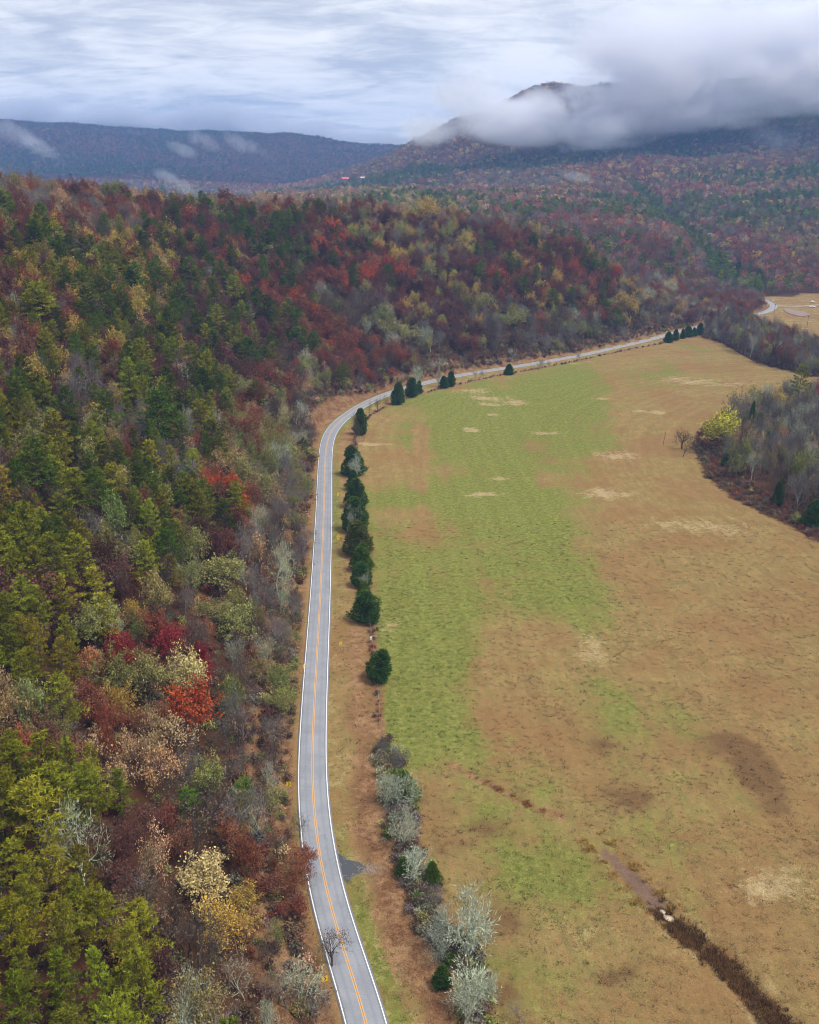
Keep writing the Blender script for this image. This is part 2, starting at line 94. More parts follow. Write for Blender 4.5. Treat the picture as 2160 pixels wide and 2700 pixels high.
FLAT = [('cedar', 'C', -8.3, 212.8, 8.6, 7.3, 'round dark green cedar standing alone beside the fence, lowest of the cedar row', 'cedars along the roadside fence'), ('cedar', 'C', -12.3, 245.7, 9.4, 8.6, 'spreading dark cedar with a ragged outline, second lowest of the cedar row', 'cedars along the roadside fence'), ('cedar', 'D', -13.7, 264.8, 3.9, 4.0, 'little yellow green cedar just behind the ragged spreading cedar', 'cedars along the roadside fence'), ('cedar', 'C', -14.2, 270.7, 8.2, 6.6, 'cedar with a lichen grey bare tree leaning on its front', 'cedars along the roadside fence'), ('cedar', 'D', -15.4, 282.5, 8.5, 7.5, 'bright green rounded cedar between the bronze cedar and the lichen covered one', 'cedars along the roadside fence'), ('cedar', 'E', -17.0, 296.4, 11.7, 10.2, 'broad bronze green cedar, widest of the row, just above the bright green one', 'cedars along the roadside fence'), ('cedar', 'C', -18.8, 318.5, 12.8, 9.4, 'dark cedar beside the diamond arrow sign, above the broad bronze cedar', 'cedars along the roadside fence'), ('cedar', 'C', -20.6, 343.7, 11.5, 8.6, 'slim dark cedar right of the upper yellow marker sign', 'cedars along the roadside fence'), ('cedar', 'C', -23.0, 385.1, 12.9, 10.2, 'pointed cedar with a pale bare tree before it, just below the road bend', 'cedars along the roadside fence'), ('cedar', 'C', -23.8, 450.2, 13.1, 7.3, 'narrow cedar at the inside of the road bend behind a brown bare tree', 'cedars along the roadside fence'), ('cedar', 'C', -7.2, 514.2, 12.2, 7.6, 'first pointed cedar past the bend, next to the road', 'cedars along the roadside fence'), ('cedar', 'C', 0.2, 531.9, 11.1, 7.9, 'pointed cedar second past the bend, well clear of the road edge', 'cedars along the roadside fence'), ('cedar', 'C', 5.6, 540.7, 7.5, 5.0, 'narrow cedar third past the bend, under a pale bare crown', 'cedars along the roadside fence'), ('cedar', 'C', 20.2, 555.0, 7.2, 6.0, 'left cedar of the touching pair beyond the bend', 'cedars along the roadside fence'), ('cedar', 'C', 23.9, 560.2, 9.1, 6.7, 'right and taller cedar of the touching pair beyond the bend', 'cedars along the roadside fence'), ('cedar', 'C', 62.0, 594.9, 6.7, 6.6, 'lone small cedar midway along the far straight road', 'cedars along the roadside fence'), ('cedar', 'C', 192.0, 714.6, 7.9, 7.9, 'leftmost of the small cedars closing the far field corner', 'cedars along the roadside fence'), ('cedar', 'C', 199.7, 724.7, 8.8, 5.7, 'second small cedar from the left at the far field corner', 'cedars along the roadside fence'), ('cedar', 'C', 206.9, 731.6, 7.5, 4.6, 'tiny narrow cedar third from the left at the far field corner', 'cedars along the roadside fence'), ('cedar', 'C', 213.2, 738.7, 8.4, 7.8, 'broad cedar in the middle of the far field corner clump', 'cedars along the roadside fence'), ('cedar', 'C', 219.1, 742.3, 6.7, 5.2, 'low cedar second from the right at the far field corner', 'cedars along the roadside fence'), ('cedar', 'C', 224.7, 747.7, 9.4, 6.2, 'rightmost cedar of the far field corner clump', 'cedars along the roadside fence'), ('cedar', 'D', -1.5, 164.3, 7.1, 7.1, 'big green cedar bush with lichen grey twigs across its front', 'scrub row below the cedars'), ('cedar', 'D', -1.2, 141.9, 4.3, 3.1, 'bright green cedar bush right of the dark driveway stub', 'scrub row below the cedars'), ('cedar', 'D', 4.2, 139.4, 5.2, 3.5, 'green cedar bush right of the lichen tree, on the field edge', 'scrub row below the cedars'), ('cedar', 'C', 5.1, 117.0, 4.2, 3.2, 'dark cedar bush at the left foot of the second lichen tree', 'scrub row below the cedars'), ('cedar', 'C', 144.1, 323.1, 10.1, 8.4, 'dark cedar at the right picture edge in front of the copse', 'cedars at the copse'), ('cedar', 'C', 136.5, 398.3, 5.1, 4.3, 'small cedar on the rusty brush at the copse tip', 'cedars at the copse'), ('cedar', 'C', 143.2, 352.6, 8.7, 3.5, 'slim cedar among bare trunks in the copse front', 'cedars at the copse'), ('cedar', 'C', 154.9, 427.3, 21.4, 3.5, 'narrow dark cedar spire rising behind the copse tip', 'cedars at the copse'), ('cedar', 'D', -15.2, 289.8, 6.7, 4.9, 'olive cedar filling the gap under the broad bronze cedar', 'cedars along the roadside fence'), ('cedar', 'C', -20.5, 330.2, 7.7, 6.1, 'low dark cedar between the slim cedar and the diamond sign cedar', 'cedars along the roadside fence'), ('cedar', 'D', -17.5, 308.9, 5.7, 5.0, 'green cedar tucked above the broad bronze cedar', 'cedars along the roadside fence'), ('cedar', 'E', -13.2, 257.8, 4.9, 4.5, 'bronze cedar tucked behind the ragged spreading cedar', 'cedars along the roadside fence'), ('cedar', 'C', -22.7, 364.8, 8.3, 6.0, 'small dark cedar between the pointed cedar and the slim cedar', 'cedars along the roadside fence'), ('spread', 'L', -18.6, 315.5, 11.0, 6.9, 'pale bare tree in front of the dark cedar by the diamond sign', 'bare trees in the fence row'), ('spread', 'L', -22.4, 379.8, 10.5, 7.2, 'pale bare tree fanning out before the pointed cedar below the bend', 'bare trees in the fence row'), ('bare', 'B', -25.6, 437.1, 13.7, 8.5, 'dense brown bare tree at the inside of the road bend', 'bare trees in the fence row'), ('spread', 'L', -13.6, 268.7, 5.9, 4.6, 'lichen grey bare tree over the front of a roadside cedar', 'bare trees in the fence row'), ('bare', 'B', -20.4, 486.7, 9.7, 4.3, 'thin dark bare tree rising across the road just past the bend', 'bare trees in the fence row'), ('bare', 'B', -16.8, 496.7, 7.8, 4.8, 'bare sapling right of the thin dark tree past the bend', 'bare trees in the fence row'), ('bare', 'B', -12.6, 506.2, 7.3, 4.5, 'bare sapling just left of the first pointed cedar past the bend', 'bare trees in the fence row'), ('spread', 'L', 5.7, 546.7, 15.9, 11.4, 'tall pale bare tree behind the narrow cedar beyond the bend', 'bare trees in the fence row'), ('spread', 'L', 17.4, 557.0, 12.2, 6.7, 'pale bare tree left of the touching cedar pair', 'bare trees in the fence row'), ('bare', 'G', 40.7, 581.0, 5.2, 5.6, 'low bare bush on the fence line before the lone small cedar', 'bare trees in the fence row'), ('bare', 'G', 45.4, 584.4, 5.0, 6.1, 'wide low bare bush right of another by the far road', 'bare trees in the fence row'), ('bare', 'G', 83.9, 614.5, 6.7, 8.8, 'flat topped bare bush on the far fence line', 'bare trees in the fence row'), ('bare', 'G', 90.4, 619.5, 4.5, 3.9, 'small bare bush right of the flat topped one', 'bare trees in the fence row'), ('bare', 'G', 114.1, 643.4, 5.2, 5.1, 'bare bush beside the far sign posts', 'bare trees in the fence row'), ('spread', 'L', -4.9, 163.1, 7.9, 6.4, 'lichen grey bare tree left of the big green cedar bush', 'bare trees in the fence row'), ('spread', 'L', -2.3, 161.4, 8.9, 7.6, 'lichen grey bare tree rooted before the big green cedar bush', 'bare trees in the fence row'), ('bare', 'G', -1.3, 157.4, 5.8, 8.2, 'tangled grey bare thicket tree below the big green cedar bush', 'bare trees in the fence row'), ('spread', 'L', -0.9, 149.1, 8.5, 7.8, 'pale green lichen tree with sprawling limbs right of the driveway stub', 'bare trees in the fence row'), ('spread', 'L', 1.0, 141.7, 7.2, 7.2, 'lichen tree with crooked limbs before the bright green cedar bush', 'bare trees in the fence row'), ('bare', 'G', 3.6, 133.8, 5.3, 5.2, 'grey leafless thicket tree above the big lichen tree', 'bare trees in the fence row'), ('spread', 'L', 6.2, 124.8, 8.9, 10.2, 'left half crown of the big pale lichen tree clump', 'bare trees in the fence row'), ('spread', 'L', 9.9, 122.3, 12.2, 12.2, 'biggest pale lichen tree in the fence row with a wide crown', 'bare trees in the fence row'), ('spread', 'L', 8.7, 114.4, 8.2, 8.7, 'second big lichen tree, at the bottom of the fence row', 'bare trees in the fence row'), ('spread', 'L', 13.4, 114.1, 6.0, 5.8, 'pale lichen tree right of the bottom one, over the field edge', 'bare trees in the fence row'), ('spread', 'L', 8.2, 109.6, 6.9, 7.9, 'lichen tree cut by the lower picture border in the fence row', 'bare trees in the fence row'), ('bare', 'G', 16.7, 110.2, 4.1, 4.0, 'small grey bare bush alone on the field at the lower border', 'bare trees in the fence row'), ('bare', 'G', -4.9, 179.4, 5.3, 4.3, 'olive grey scrub bush at the top of the scrub row', 'bare trees in the fence row'), ('bare', 'G', -3.9, 174.5, 5.2, 4.8, 'grey scrub bush above the big green cedar bush', 'bare trees in the fence row'), ('leafy', 'U', 140.7, 420.9, 20.1, 17.9, 'yellow green oak standing at the tip of the copse', 'copse trees'), ('bare', 'G', 153.9, 447.4, 23.7, 9.8, 'tall slim bare tree behind the yellow green oak', 'copse trees'), ('bare', 'T', 141.8, 368.2, 20.1, 12.2, 'bare tree with a rusty crown top in the copse front', 'copse trees'), ('pine', 'P', 202.5, 493.3, 26.5, 12.7, 'tall thin pine rising above the copse against the far field', 'copse trees'), ('leafy', 'X', 216.4, 493.3, 20.2, 11.9, 'crimson tree at the right picture edge above the copse', 'copse trees'), ('leafy', 'Y', 187.6, 473.2, 19.5, 11.5, 'ochre leaved tree behind the grey copse', 'copse trees'), ('bare', 'S', 121.4, 411.1, 12.9, 7.7, 'black dead snag standing alone in the field', 'snags'), ('bare', 'S', 124.4, 424.7, 9.2, 9.0, 'thin dead tree just behind the black snag', 'snags')]
HILL = [('leafy', 'X', -53.6, 188.3, 13.1, 10.5, 'crimson maple, uppermost of the red cluster on the slope', 'trees on the wooded slope'), ('leafy', 'O', -44.2, 168.1, 14.0, 10.7, 'scarlet orange maple at the base of the red cluster', 'trees on the wooded slope'), ('leafy', 'X', -45.9, 185.8, 9.5, 7.3, 'crimson tree right of the pale yellow one in the red cluster', 'trees on the wooded slope'), ('leafy', 'R', -49.4, 205.6, 8.5, 7.1, 'dark red tree right of the crimson maple top', 'trees on the wooded slope'), ('leafy', 'V', -53.4, 172.5, 13.1, 9.7, 'olive yellow oak at the left of the red cluster', 'trees on the wooded slope'), ('leafy', 'W', -47.4, 181.0, 13.4, 9.0, 'pale yellow sparse tree in front of the scarlet maple', 'trees on the wooded slope'), ('leafy', 'V', -30.6, 191.7, 7.5, 6.8, 'yellow green tree beside the road above the chevron sign', 'trees on the wooded slope'), ('leafy', 'W', -33.4, 125.1, 9.7, 10.2, 'broad straw yellow oak on the lower slope', 'trees on the wooded slope'), ('leafy', 'H', -64.5, 173.3, 8.2, 5.1, 'peach orange tree left of the red cluster', 'trees on the wooded slope'), ('leafy', 'O', -63.9, 297.2, 9.5, 7.3, 'orange red tree among bare trees on the middle slope', 'trees on the wooded slope'), ('leafy', 'O', -60.6, 308.8, 8.2, 6.3, 'orange red tree right beside its twin on the middle slope', 'trees on the wooded slope'), ('leafy', 'V', -50.2, 234.6, 12.0, 15.1, 'wide grey green oak on the slope below the bare trees', 'trees on the wooded slope'), ('leafy', 'V', -42.0, 214.3, 12.3, 12.3, 'yellow green oak right of the crimson maple', 'trees on the wooded slope'), ('leafy', 'V', -49.2, 218.0, 8.4, 9.3, 'small olive oak between two wide green oaks', 'trees on the wooded slope'), ('cedar', 'F', -32.2, 157.3, 5.3, 4.4, 'vivid green cedar near the road above the lichen tree', 'trees on the wooded slope'), ('pine', 'F', -39.4, 143.6, 7.7, 5.9, 'vivid green pine left of the leafless brown trees', 'trees on the wooded slope'), ('leafy', 'R', -20.2, 137.1, 8.6, 7.1, 'red brown oak leaning over the road edge', 'trees on the wooded slope'), ('leafy', 'R', -19.2, 143.3, 5.6, 4.7, 'small red brown oak touching the white road line', 'trees on the wooded slope'), ('leafy', 'M', -45.1, 132.3, 7.7, 7.0, 'dark maroon tree among bright pines', 'trees on the wooded slope'), ('leafy', 'M', -43.4, 119.6, 7.3, 6.7, 'dark maroon tree below another on the lower slope', 'trees on the wooded slope'), ('bare', 'B', -12.4, 121.1, 7.4, 6.2, 'dark bare tree with limbs across both road lanes', 'trees on the wooded slope'), ('bare', 'B', -20.9, 152.5, 6.8, 4.9, 'dark bare tree overhanging the road at the chevron sign', 'trees on the wooded slope'), ('bare', 'L', -27.2, 148.0, 10.6, 6.3, 'tall lichen grey bare tree near the road', 'trees on the wooded slope'), ('bare', 'L', -28.7, 163.0, 7.8, 5.2, 'pale bare tree above the tall lichen grey one', 'trees on the wooded slope'), ('bare', 'L', -23.9, 108.1, 9.1, 7.6, 'spreading silver limbed bare tree on the lower slope', 'trees on the wooded slope'), ('leafy', 'Y', -27.0, 125.7, 6.5, 5.0, 'mustard yellow tree on the lower slope', 'trees on the wooded slope'), ('leafy', 'Y', -25.6, 122.3, 4.9, 4.0, 'mustard yellow tree just below its twin', 'trees on the wooded slope'), ('leafy', 'V', -2.4, 603.4, 18.2, 22.8, 'lime yellow tree low on the far slope', 'trees on the wooded slope'), ('leafy', 'Y', 167.1, 749.0, 21.3, 17.7, 'golden tree near the end of the far slope', 'trees on the wooded slope'), ('leafy', 'V', 72.6, 669.8, 15.4, 17.1, 'olive tree low on the far slope above the road', 'trees on the wooded slope'), ('leafy', 'Y', 14.2, 786.3, 22.1, 22.1, 'round golden oak on the ridge top', 'trees on the wooded slope'), ('leafy', 'Y', 55.1, 1242.0, 22.5, 20.4, 'second round golden oak on the ridge top', 'trees on the wooded slope'), ('leafy', 'Y', -120.1, 398.7, 9.3, 9.3, 'golden tree amid pines on the upper slope', 'trees on the wooded slope'), ('bare', 'L', -37.6, 252.6, 19.2, 10.1, 'tall pale bare trees stem beside the road verge', 'trees on the wooded slope'), ('bare', 'L', -35.0, 258.7, 8.8, 5.5, 'white limbed bare tree at the road verge', 'trees on the wooded slope'), ('bare', 'G', -42.1, 319.7, 7.0, 7.8, 'bare tree with twigs over the white road line', 'trees on the wooded slope')]
SIGNS = [('chevron', -24.6, 166.2), ('chevron', -13.1, 116.1), ('edge', -18.2, 227.9), ('edge', -27.6, 352.6), ('diamond', -24.2, 305.6), ('back', -33.7, 291.1), ('edge', -39.4, 401.7), ('edge', -26.6, 215.7), ('edge', 26.3, 590.2), ('chevron', 198.9, 747.7), ('edge', 208.0, 747.7), ('edge', 120.8, 654.5), ('chevron', 347.8, 957.3), ('diamond', 349.5, 940.2), ('back', 305.1, 869.6)]
POLES = [(321.9, 860.0, 9.3), (322.2, 785.9, 9.5), (117.3, 430.5, 6.7), (134.1, 334.8, 7.9), (141.2, 333.9, 9.6)]
CARS = [(374.5, 907.5), (389.7, 945.8), (397.3, 943.0)]
RAIL = [(350.1, 966.2), (351.8, 960.3), (351.1, 945.8), (348.0, 929.0), (346.5, 920.8)]
HOUSES = [(-172.7, 2743.6), (-121.4, 2649.2)]
STONES = [(43.7, 133.3), (44.5, 132.1)]
POST_H = (-17.5, 227.5)
BOX = (-10.4, 232.9)
VERGE = [(-0.6, 109.9), (-5.1, 128.9), (-8.5, 139.9), (-10.9, 153.4), (-13.9, 171.8), (-15.6, 194.0), (-17.6, 221.3), (-20.3, 255.7), (-23.9, 300.4), (-28.8, 360.9)]
STREAK = [(7.9, 465.6), (5.6, 427.3), (3.7, 391.6), (2.7, 365.7)]
THICKET = [(-5.2, 184.6), (-4.0, 174.5), (-2.3, 162.8), (-1.1, 153.4), (0.3, 143.9), (1.6, 135.2), (3.8, 129.8), (7.5, 124.8), (9.6, 118.5), (11.1, 111.3), (12.8, 107.2)]
SHORT = {'lone small cedar midway along the far straight road': 'lone small cedar', 'dark cedar at the right picture edge in front of the copse': 'copse cedar', 'slim cedar among bare trunks in the copse front': 'slim copse cedar', 'yellow green oak standing at the tip of the copse': 'yellow green copse oak', 'bare tree with a rusty crown top in the copse front': 'rusty topped bare tree', 'crimson tree at the right picture edge above the copse': 'crimson copse tree', 'crimson maple, uppermost of the red cluster on the slope': 'crimson maple', 'scarlet orange maple at the base of the red cluster': 'scarlet maple', 'olive yellow oak at the left of the red cluster': 'olive yellow oak', 'pale yellow sparse tree in front of the scarlet maple': 'pale yellow tree', 'yellow green tree beside the road above the chevron sign': 'yellow green roadside tree', 'broad straw yellow oak on the lower slope': 'broad straw oak', 'peach orange tree left of the red cluster': 'peach orange tree', 'orange red tree among bare trees on the middle slope': 'orange red twins', 'wide grey green oak on the slope below the bare trees': 'wide grey green oak', 'vivid green cedar near the road above the lichen tree': 'vivid green cedar', 'vivid green pine left of the leafless brown trees': 'vivid green pine', 'red brown oak leaning over the road edge': 'red roadside oak', 'dark maroon tree among bright pines': 'dark maroon tree', 'tall lichen grey bare tree near the road': 'tall lichen tree', 'spreading silver limbed bare tree on the lower slope': 'silver limbed tree', 'mustard yellow tree on the lower slope': 'mustard tree', 'lime yellow tree low on the far slope': 'lime yellow tree', 'golden tree near the end of the far slope': 'golden far tree', 'round golden oak on the ridge top': 'golden ridge oak', 'golden tree amid pines on the upper slope': 'golden slope tree'}
FOG = [('thick', 580, 2430, 300, 239, 240, 126), ('thick', 436, 2430, 221, 115, 240, 48), ('thick', 741, 2430, 354, 364, 240, 136), ('thick', 974, 2430, 366, 316, 240, 134), ('thick', 285, 2430, 206, 182, 240, 40), ('thick', 529, 2430, 382, 211, 240, 105), ('thin', 184, 2400, 231, 123, 180, 59), ('thin', 53, 2400, 207, 104, 180, 43), ('thin', 148, 2400, 284, 113, 180, 66), ('thin', 665, 2400, 409, 340, 180, 104), ('thin', 909, 2400, 432, 312, 180, 104), ('thin', 219, 2400, 236, 85, 180, 57), ('thin', 324, 2400, 244, 123, 180, 43), ('thin', 314, 2400, 269, 113, 180, 49), ('thin', 392, 2400, 276, 85, 180, 66), ('thin', 422, 2400, 203, 189, 180, 57), ('thin', 631, 2400, 234, 227, 180, 38), ('thin', 871, 2400, 268, 189, 180, 38), ('wisp', -1571, 4100, 262, 129, 78, 81), ('wisp', -1394, 3900, 201, 92, 60, 61), ('wisp', -774, 3900, 228, 77, 60, 69), ('wisp', -610, 3900, 208, 108, 65, 65), ('wisp', -841, 3800, 193, 60, 60, 45), ('wisp', -665, 2900, 84, 63, 60, 51), ('wisp', -725, 3000, 109, 47, 60, 35), ('wisp', 847, 2350, 181, 83, 60, 56), ('wisp', 331, 1850, 97, 66, 60, 19), ('wisp', 59, 2700, 232, 64, 60, 43), ('scud', -2119, 5700, 414, 427, 260, 94), ('scud', -1560, 5700, 391, 449, 260, 103), ('scud', -1083, 5700, 379, 539, 260, 135), ('scud', -711, 5700, 313, 494, 260, 112), ('scud', -252, 5700, 268, 382, 260, 81), ('scud', -1835, 5700, 356, 359, 260, 67)]

# ---------------------------------------------------------------- terrain
def vnoise(x, y, s, seed=0):
    x = np.asarray(x, float) / s; y = np.asarray(y, float) / s
    xi = np.floor(x); yi = np.floor(y); fx = x - xi; fy = y - yi
    fx = fx * fx * (3 - 2 * fx); fy = fy * fy * (3 - 2 * fy)
    def h(a, b):
        v = np.sin(a * 127.1 + b * 311.7 + seed * 74.7) * 43758.5453
        return v - np.floor(v)
    return (h(xi, yi) * (1 - fx) + h(xi + 1, yi) * fx) * (1 - fy) + (h(xi, yi + 1) * (1 - fx) + h(xi + 1, yi + 1) * fx) * fy

def fbm(x, y, s, seed=0, n=4):
    t = 0.0; a = 0.5
    for k in range(n):
        t = t + a * (vnoise(x, y, s / 2 ** k, seed + k * 3.3) - .5); a *= .55
    return t

def poly_dist(x, y, P):
    """unsigned distance, signed side (+ left), arclength parameter, of points to a polyline"""
    x = np.asarray(x, float); y = np.asarray(y, float)
    best = np.full(x.shape, 1e12); side = np.zeros(x.shape); par = np.zeros(x.shape); acc = 0.0
    for (ax, ay), (bx, by) in zip(P[:-1], P[1:]):
        dx, dy = bx - ax, by - ay; L = math.hypot(dx, dy)
        t = np.clip(((x - ax) * dx + (y - ay) * dy) / (L * L), 0, 1)
        ex = x - ax - t * dx; ey = y - ay - t * dy; d = ex * ex + ey * ey
        m = d < best
        best = np.where(m, d, best)
        side = np.where(m, np.sign(dx * (y - ay) - dy * (x - ax)), side)
        par = np.where(m, acc + t * L, par)
        acc += L
    return np.sqrt(best), side, par

def arclen(P):
    a = [0.0]
    for p, q in zip(P[:-1], P[1:]): a.append(a[-1] + math.hypot(q[0] - p[0], q[1] - p[1]))
    return np.array(a)

def smooth(e0, e1, v):
    t = np.clip((v - e0) / (e1 - e0), 0, 1)
    return t * t * (3 - 2 * t)

def tps_fit(C):
    C = np.array(C, float); n = len(C); X = C[:, :2] / 1000.0
    r2 = ((X[:, None] - X[None]) ** 2).sum(-1)
    K = np.where(r2 > 0, .5 * r2 * np.log(r2 + 1e-12), 0) + np.eye(n) * 4e-4
    Pm = np.c_[np.ones(n), X]
    A = np.zeros((n + 3, n + 3)); A[:n, :n] = K; A[:n, n:] = Pm; A[n:, :n] = Pm.T
    w = np.linalg.solve(A, np.r_[C[:, 2], 0, 0, 0])
    return X, w

def tps_eval(T, x, y):
    X, w = T; x = np.asarray(x, float) / 1000; y = np.asarray(y, float) / 1000
    out = w[-3] + w[-2] * x + w[-1] * y
    for (a, b), k in zip(X, w[:-3]):
        r2 = (x - a) ** 2 + (y - b) ** 2
        out = out + k * .5 * r2 * np.log(r2 + 1e-12)
    return out

ROAD_FULL = [(4., -260.), (1., 60.)] + ROAD_MAIN + ROAD_HID + ROAD_FAR + [(338., 1010.), (300., 1060.), (200., 1120.)]
RIDGE_ARC = arclen([(a, b) for a, b, c in RIDGE])
TPS = tps_fit(FAR_CTRL)

def height(x, y):
    x = np.asarray(x, float); y = np.asarray(y, float)
    d, sd, par = poly_dist(x, y, ROAD_FULL)
    s = np.maximum(d * sd - 6.5, 0)
    r, rs, rp = poly_dist(x, y, [(a, b) for a, b, c in RIDGE])
    hz = np.interp(rp, RIDGE_ARC, [c for a, b, c in RIDGE])
    rr = np.sqrt(r * r + 18.0 ** 2) - 9
    q = s / (s + rr + 1e-6)
    back = np.where(rs > 0, np.exp(-(r / 260.0) ** 2), 1.0)
    hill = hz * 1.05 * q ** .92 * back
    und = fbm(x, y, 130, 5) * 16 * smooth(10, 90, s) * np.minimum(hz / 60, 1)
    hill = hill + und * q * back
    far = tps_eval(TPS, x, y)
    far = np.clip(far, 0, 520)
    # valley floor: low where the field, the far road and the right meadow lie
    fd, fs, _ = poly_dist(x, y, FLOOR + [FLOOR[0]])
    inside = point_in_poly(x, y, FLOOR)
    w = np.where(inside, 0.0, smooth(0, 160, fd))
    rough = (fbm(x, y, 420, 11, 5) * 110 + fbm(x, y, 1100, 3, 2) * 60) * smooth(1500, 3200, y) * (1 - .75 * np.exp(-((x - 450) / 420) ** 2 - ((y - 3000) / 420) ** 2))
    gd, _, gp = poly_dist(x, y, GULLY)
    rav = np.abs(fbm(x, y * .8, 360, 44, 3)) * 90 * smooth(1050, 1500, y) * (1 - smooth(3300, 4200, y))
    far = far * w + (rough - 14 * smooth(1050, 1500, y) * (1 - smooth(3300, 4200, y)) + rav) * w * smooth(20, 160, far) - 24 * np.exp(-(gd / 28.0) ** 2) * w
    far = np.maximum(far, 0)
    z = np.where(sd > 0, np.maximum(hill, far) + np.minimum(hill, far) * .12, far)
    z = z * smooth(0, 8, d - 3)
    # ditch across the field, and the low rolls of the field itself
    dd, _, dp = poly_dist(x, y, DITCH)
    field = smooth(8, 30, d) * np.where(sd < 0, 1.0, 0.0)
    z = z + fbm(x, y, 60, 2, 3) * 1.1 * field * (1 - smooth(5, 30, z))
    z = z - (.3 + .8 * smooth(42, 75, dp)) * np.exp(-(dd / (1.1 + 1.3 * smooth(42, 80, dp))) ** 2) * field
    return z

def point_in_poly(x, y, P):
    ins = np.zeros(np.shape(x), bool)
    n = len(P)
    for i in range(n):
        x0, y0 = P[i]; x1, y1 = P[(i + 1) % n]
        if y0 == y1: continue
        c = (y0 > y) != (y1 > y)
        ins ^= c & (x < (x1 - x0) * (y - y0) / (y1 - y0) + x0)
    return ins


# ---------------------------------------------------------------- mesh helpers
class Shape:
    def __init__(s): s.v = []; s.f = []; s.m = []; s.r = []
    def tube(s, p, q, r0, r1, n=4, m=0, vary=.5):
        d = (q[0]-p[0], q[1]-p[1], q[2]-p[2]); L = math.sqrt(d[0]**2+d[1]**2+d[2]**2) or 1e-6
        d = (d[0]/L, d[1]/L, d[2]/L)
        a = (0, 0, 1) if abs(d[2]) < .9 else (1, 0, 0)
        u = (d[1]*a[2]-d[2]*a[1], d[2]*a[0]-d[0]*a[2], d[0]*a[1]-d[1]*a[0])
        l = math.sqrt(u[0]**2+u[1]**2+u[2]**2); u = (u[0]/l, u[1]/l, u[2]/l)
        w = (d[1]*u[2]-d[2]*u[1], d[2]*u[0]-d[0]*u[2], d[0]*u[1]-d[1]*u[0])
        b = len(s.v)
        for (c, r) in ((p, r0), (q, r1)):
            for k in range(n):
                t = 2*math.pi*k/n; ca, sa = math.cos(t)*r, math.sin(t)*r
                s.v.append((c[0]+u[0]*ca+w[0]*sa, c[1]+u[1]*ca+w[1]*sa, c[2]+u[2]*ca+w[2]*sa))
        for k in range(n):
            s.f.append((b+k, b+(k+1) % n, b+n+(k+1) % n, b+n+k)); s.m.append(m); s.r.append(vary)
    def blade(s, p, d, L, w, m=1, vary=.5):
        """one thin triangle from p along the unit direction d"""
        x, y, z = random.gauss(0, 1), random.gauss(0, 1), random.gauss(0, 1)
        u = (d[1]*z-d[2]*y, d[2]*x-d[0]*z, d[0]*y-d[1]*x); l = math.sqrt(u[0]**2+u[1]**2+u[2]**2) or 1
        u = (u[0]/l*w*.5, u[1]/l*w*.5, u[2]/l*w*.5); b = len(s.v)
        s.v += [(p[0]-u[0], p[1]-u[1], p[2]-u[2]), (p[0]+u[0], p[1]+u[1], p[2]+u[2]), (p[0]+d[0]*L, p[1]+d[1]*L, p[2]+d[2]*L)]
        s.f.append((b, b+1, b+2)); s.m.append(m); s.r.append(vary)
    def leaf(s, c, size, up=.6, m=1, vary=.5):
        """one pointed four-sided leaf spray"""
        n = (random.gauss(0, 1), random.gauss(0, 1), random.gauss(0, 1) + up); l = math.sqrt(n[0]**2+n[1]**2+n[2]**2) or 1
        n = (n[0]/l, n[1]/l, n[2]/l); x, y, z = random.gauss(0, 1), random.gauss(0, 1), random.gauss(0, 1)
        u = (n[1]*z-n[2]*y, n[2]*x-n[0]*z, n[0]*y-n[1]*x); l = math.sqrt(u[0]**2+u[1]**2+u[2]**2) or 1
        u = (u[0]/l*size*.5, u[1]/l*size*.5, u[2]/l*size*.5)
        k = random.uniform(.55, .9)
        w = ((n[1]*u[2]-n[2]*u[1])*k, (n[2]*u[0]-n[0]*u[2])*k, (n[0]*u[1]-n[1]*u[0])*k); b = len(s.v)
        for a, e in ((-1.1, 0), (.1, -1), (1.1, 0), (-.1, 1)):
            s.v.append((c[0]+u[0]*a+w[0]*e, c[1]+u[1]*a+w[1]*e, c[2]+u[2]*a+w[2]*e))
        s.f.append((b, b+1, b+2, b+3)); s.m.append(m); s.r.append(vary)
    def box(s, c, sz, m=0, rz=0.0, top=1.0, vary=.5):
        """box with its centre at c; top < 1 narrows the upper face"""
        b = len(s.v); ca, sa = math.cos(rz), math.sin(rz)
        for zz_, t in ((-.5, 1.0), (.5, top)):
            for xx, yy in ((-.5, -.5), (.5, -.5), (.5, .5), (-.5, .5)):
                x, y = xx*sz[0]*t, yy*sz[1]*t
                s.v.append((c[0]+x*ca-y*sa, c[1]+x*sa+y*ca, c[2]+zz_*sz[2]))
        for f in ((3, 2, 1, 0), (4, 5, 6, 7), (0, 1, 5, 4), (1, 2, 6, 5), (2, 3, 7, 6), (3, 0, 4, 7)):
            s.f.append(tuple(b+i for i in f)); s.m.append(m); s.r.append(vary)
    def poly(s, pts, m=0, vary=.5):
        b = len(s.v); s.v += [tuple(p) for p in pts]; s.f.append(tuple(range(b, b+len(pts)))); s.m.append(m); s.r.append(vary)
    def mesh(s, name, mats):
        me = bpy.data.meshes.new(name); me.from_pydata(s.v, [], s.f)
        for mt in mats: me.materials.append(mt)
        me.polygons.foreach_set('material_index', np.array(s.m, np.int32))
        a = me.attributes.new('vary', 'FLOAT', 'FACE'); a.data.foreach_set('value', np.array(s.r, np.float32))
        me.update(); return me
    def plus(s, o):
        t = Shape(); t.v = s.v + o.v; n = len(s.v); t.f = s.f + [tuple(i+n for i in f) for f in o.f]; t.m = s.m + o.m; t.r = s.r + o.r
        return t

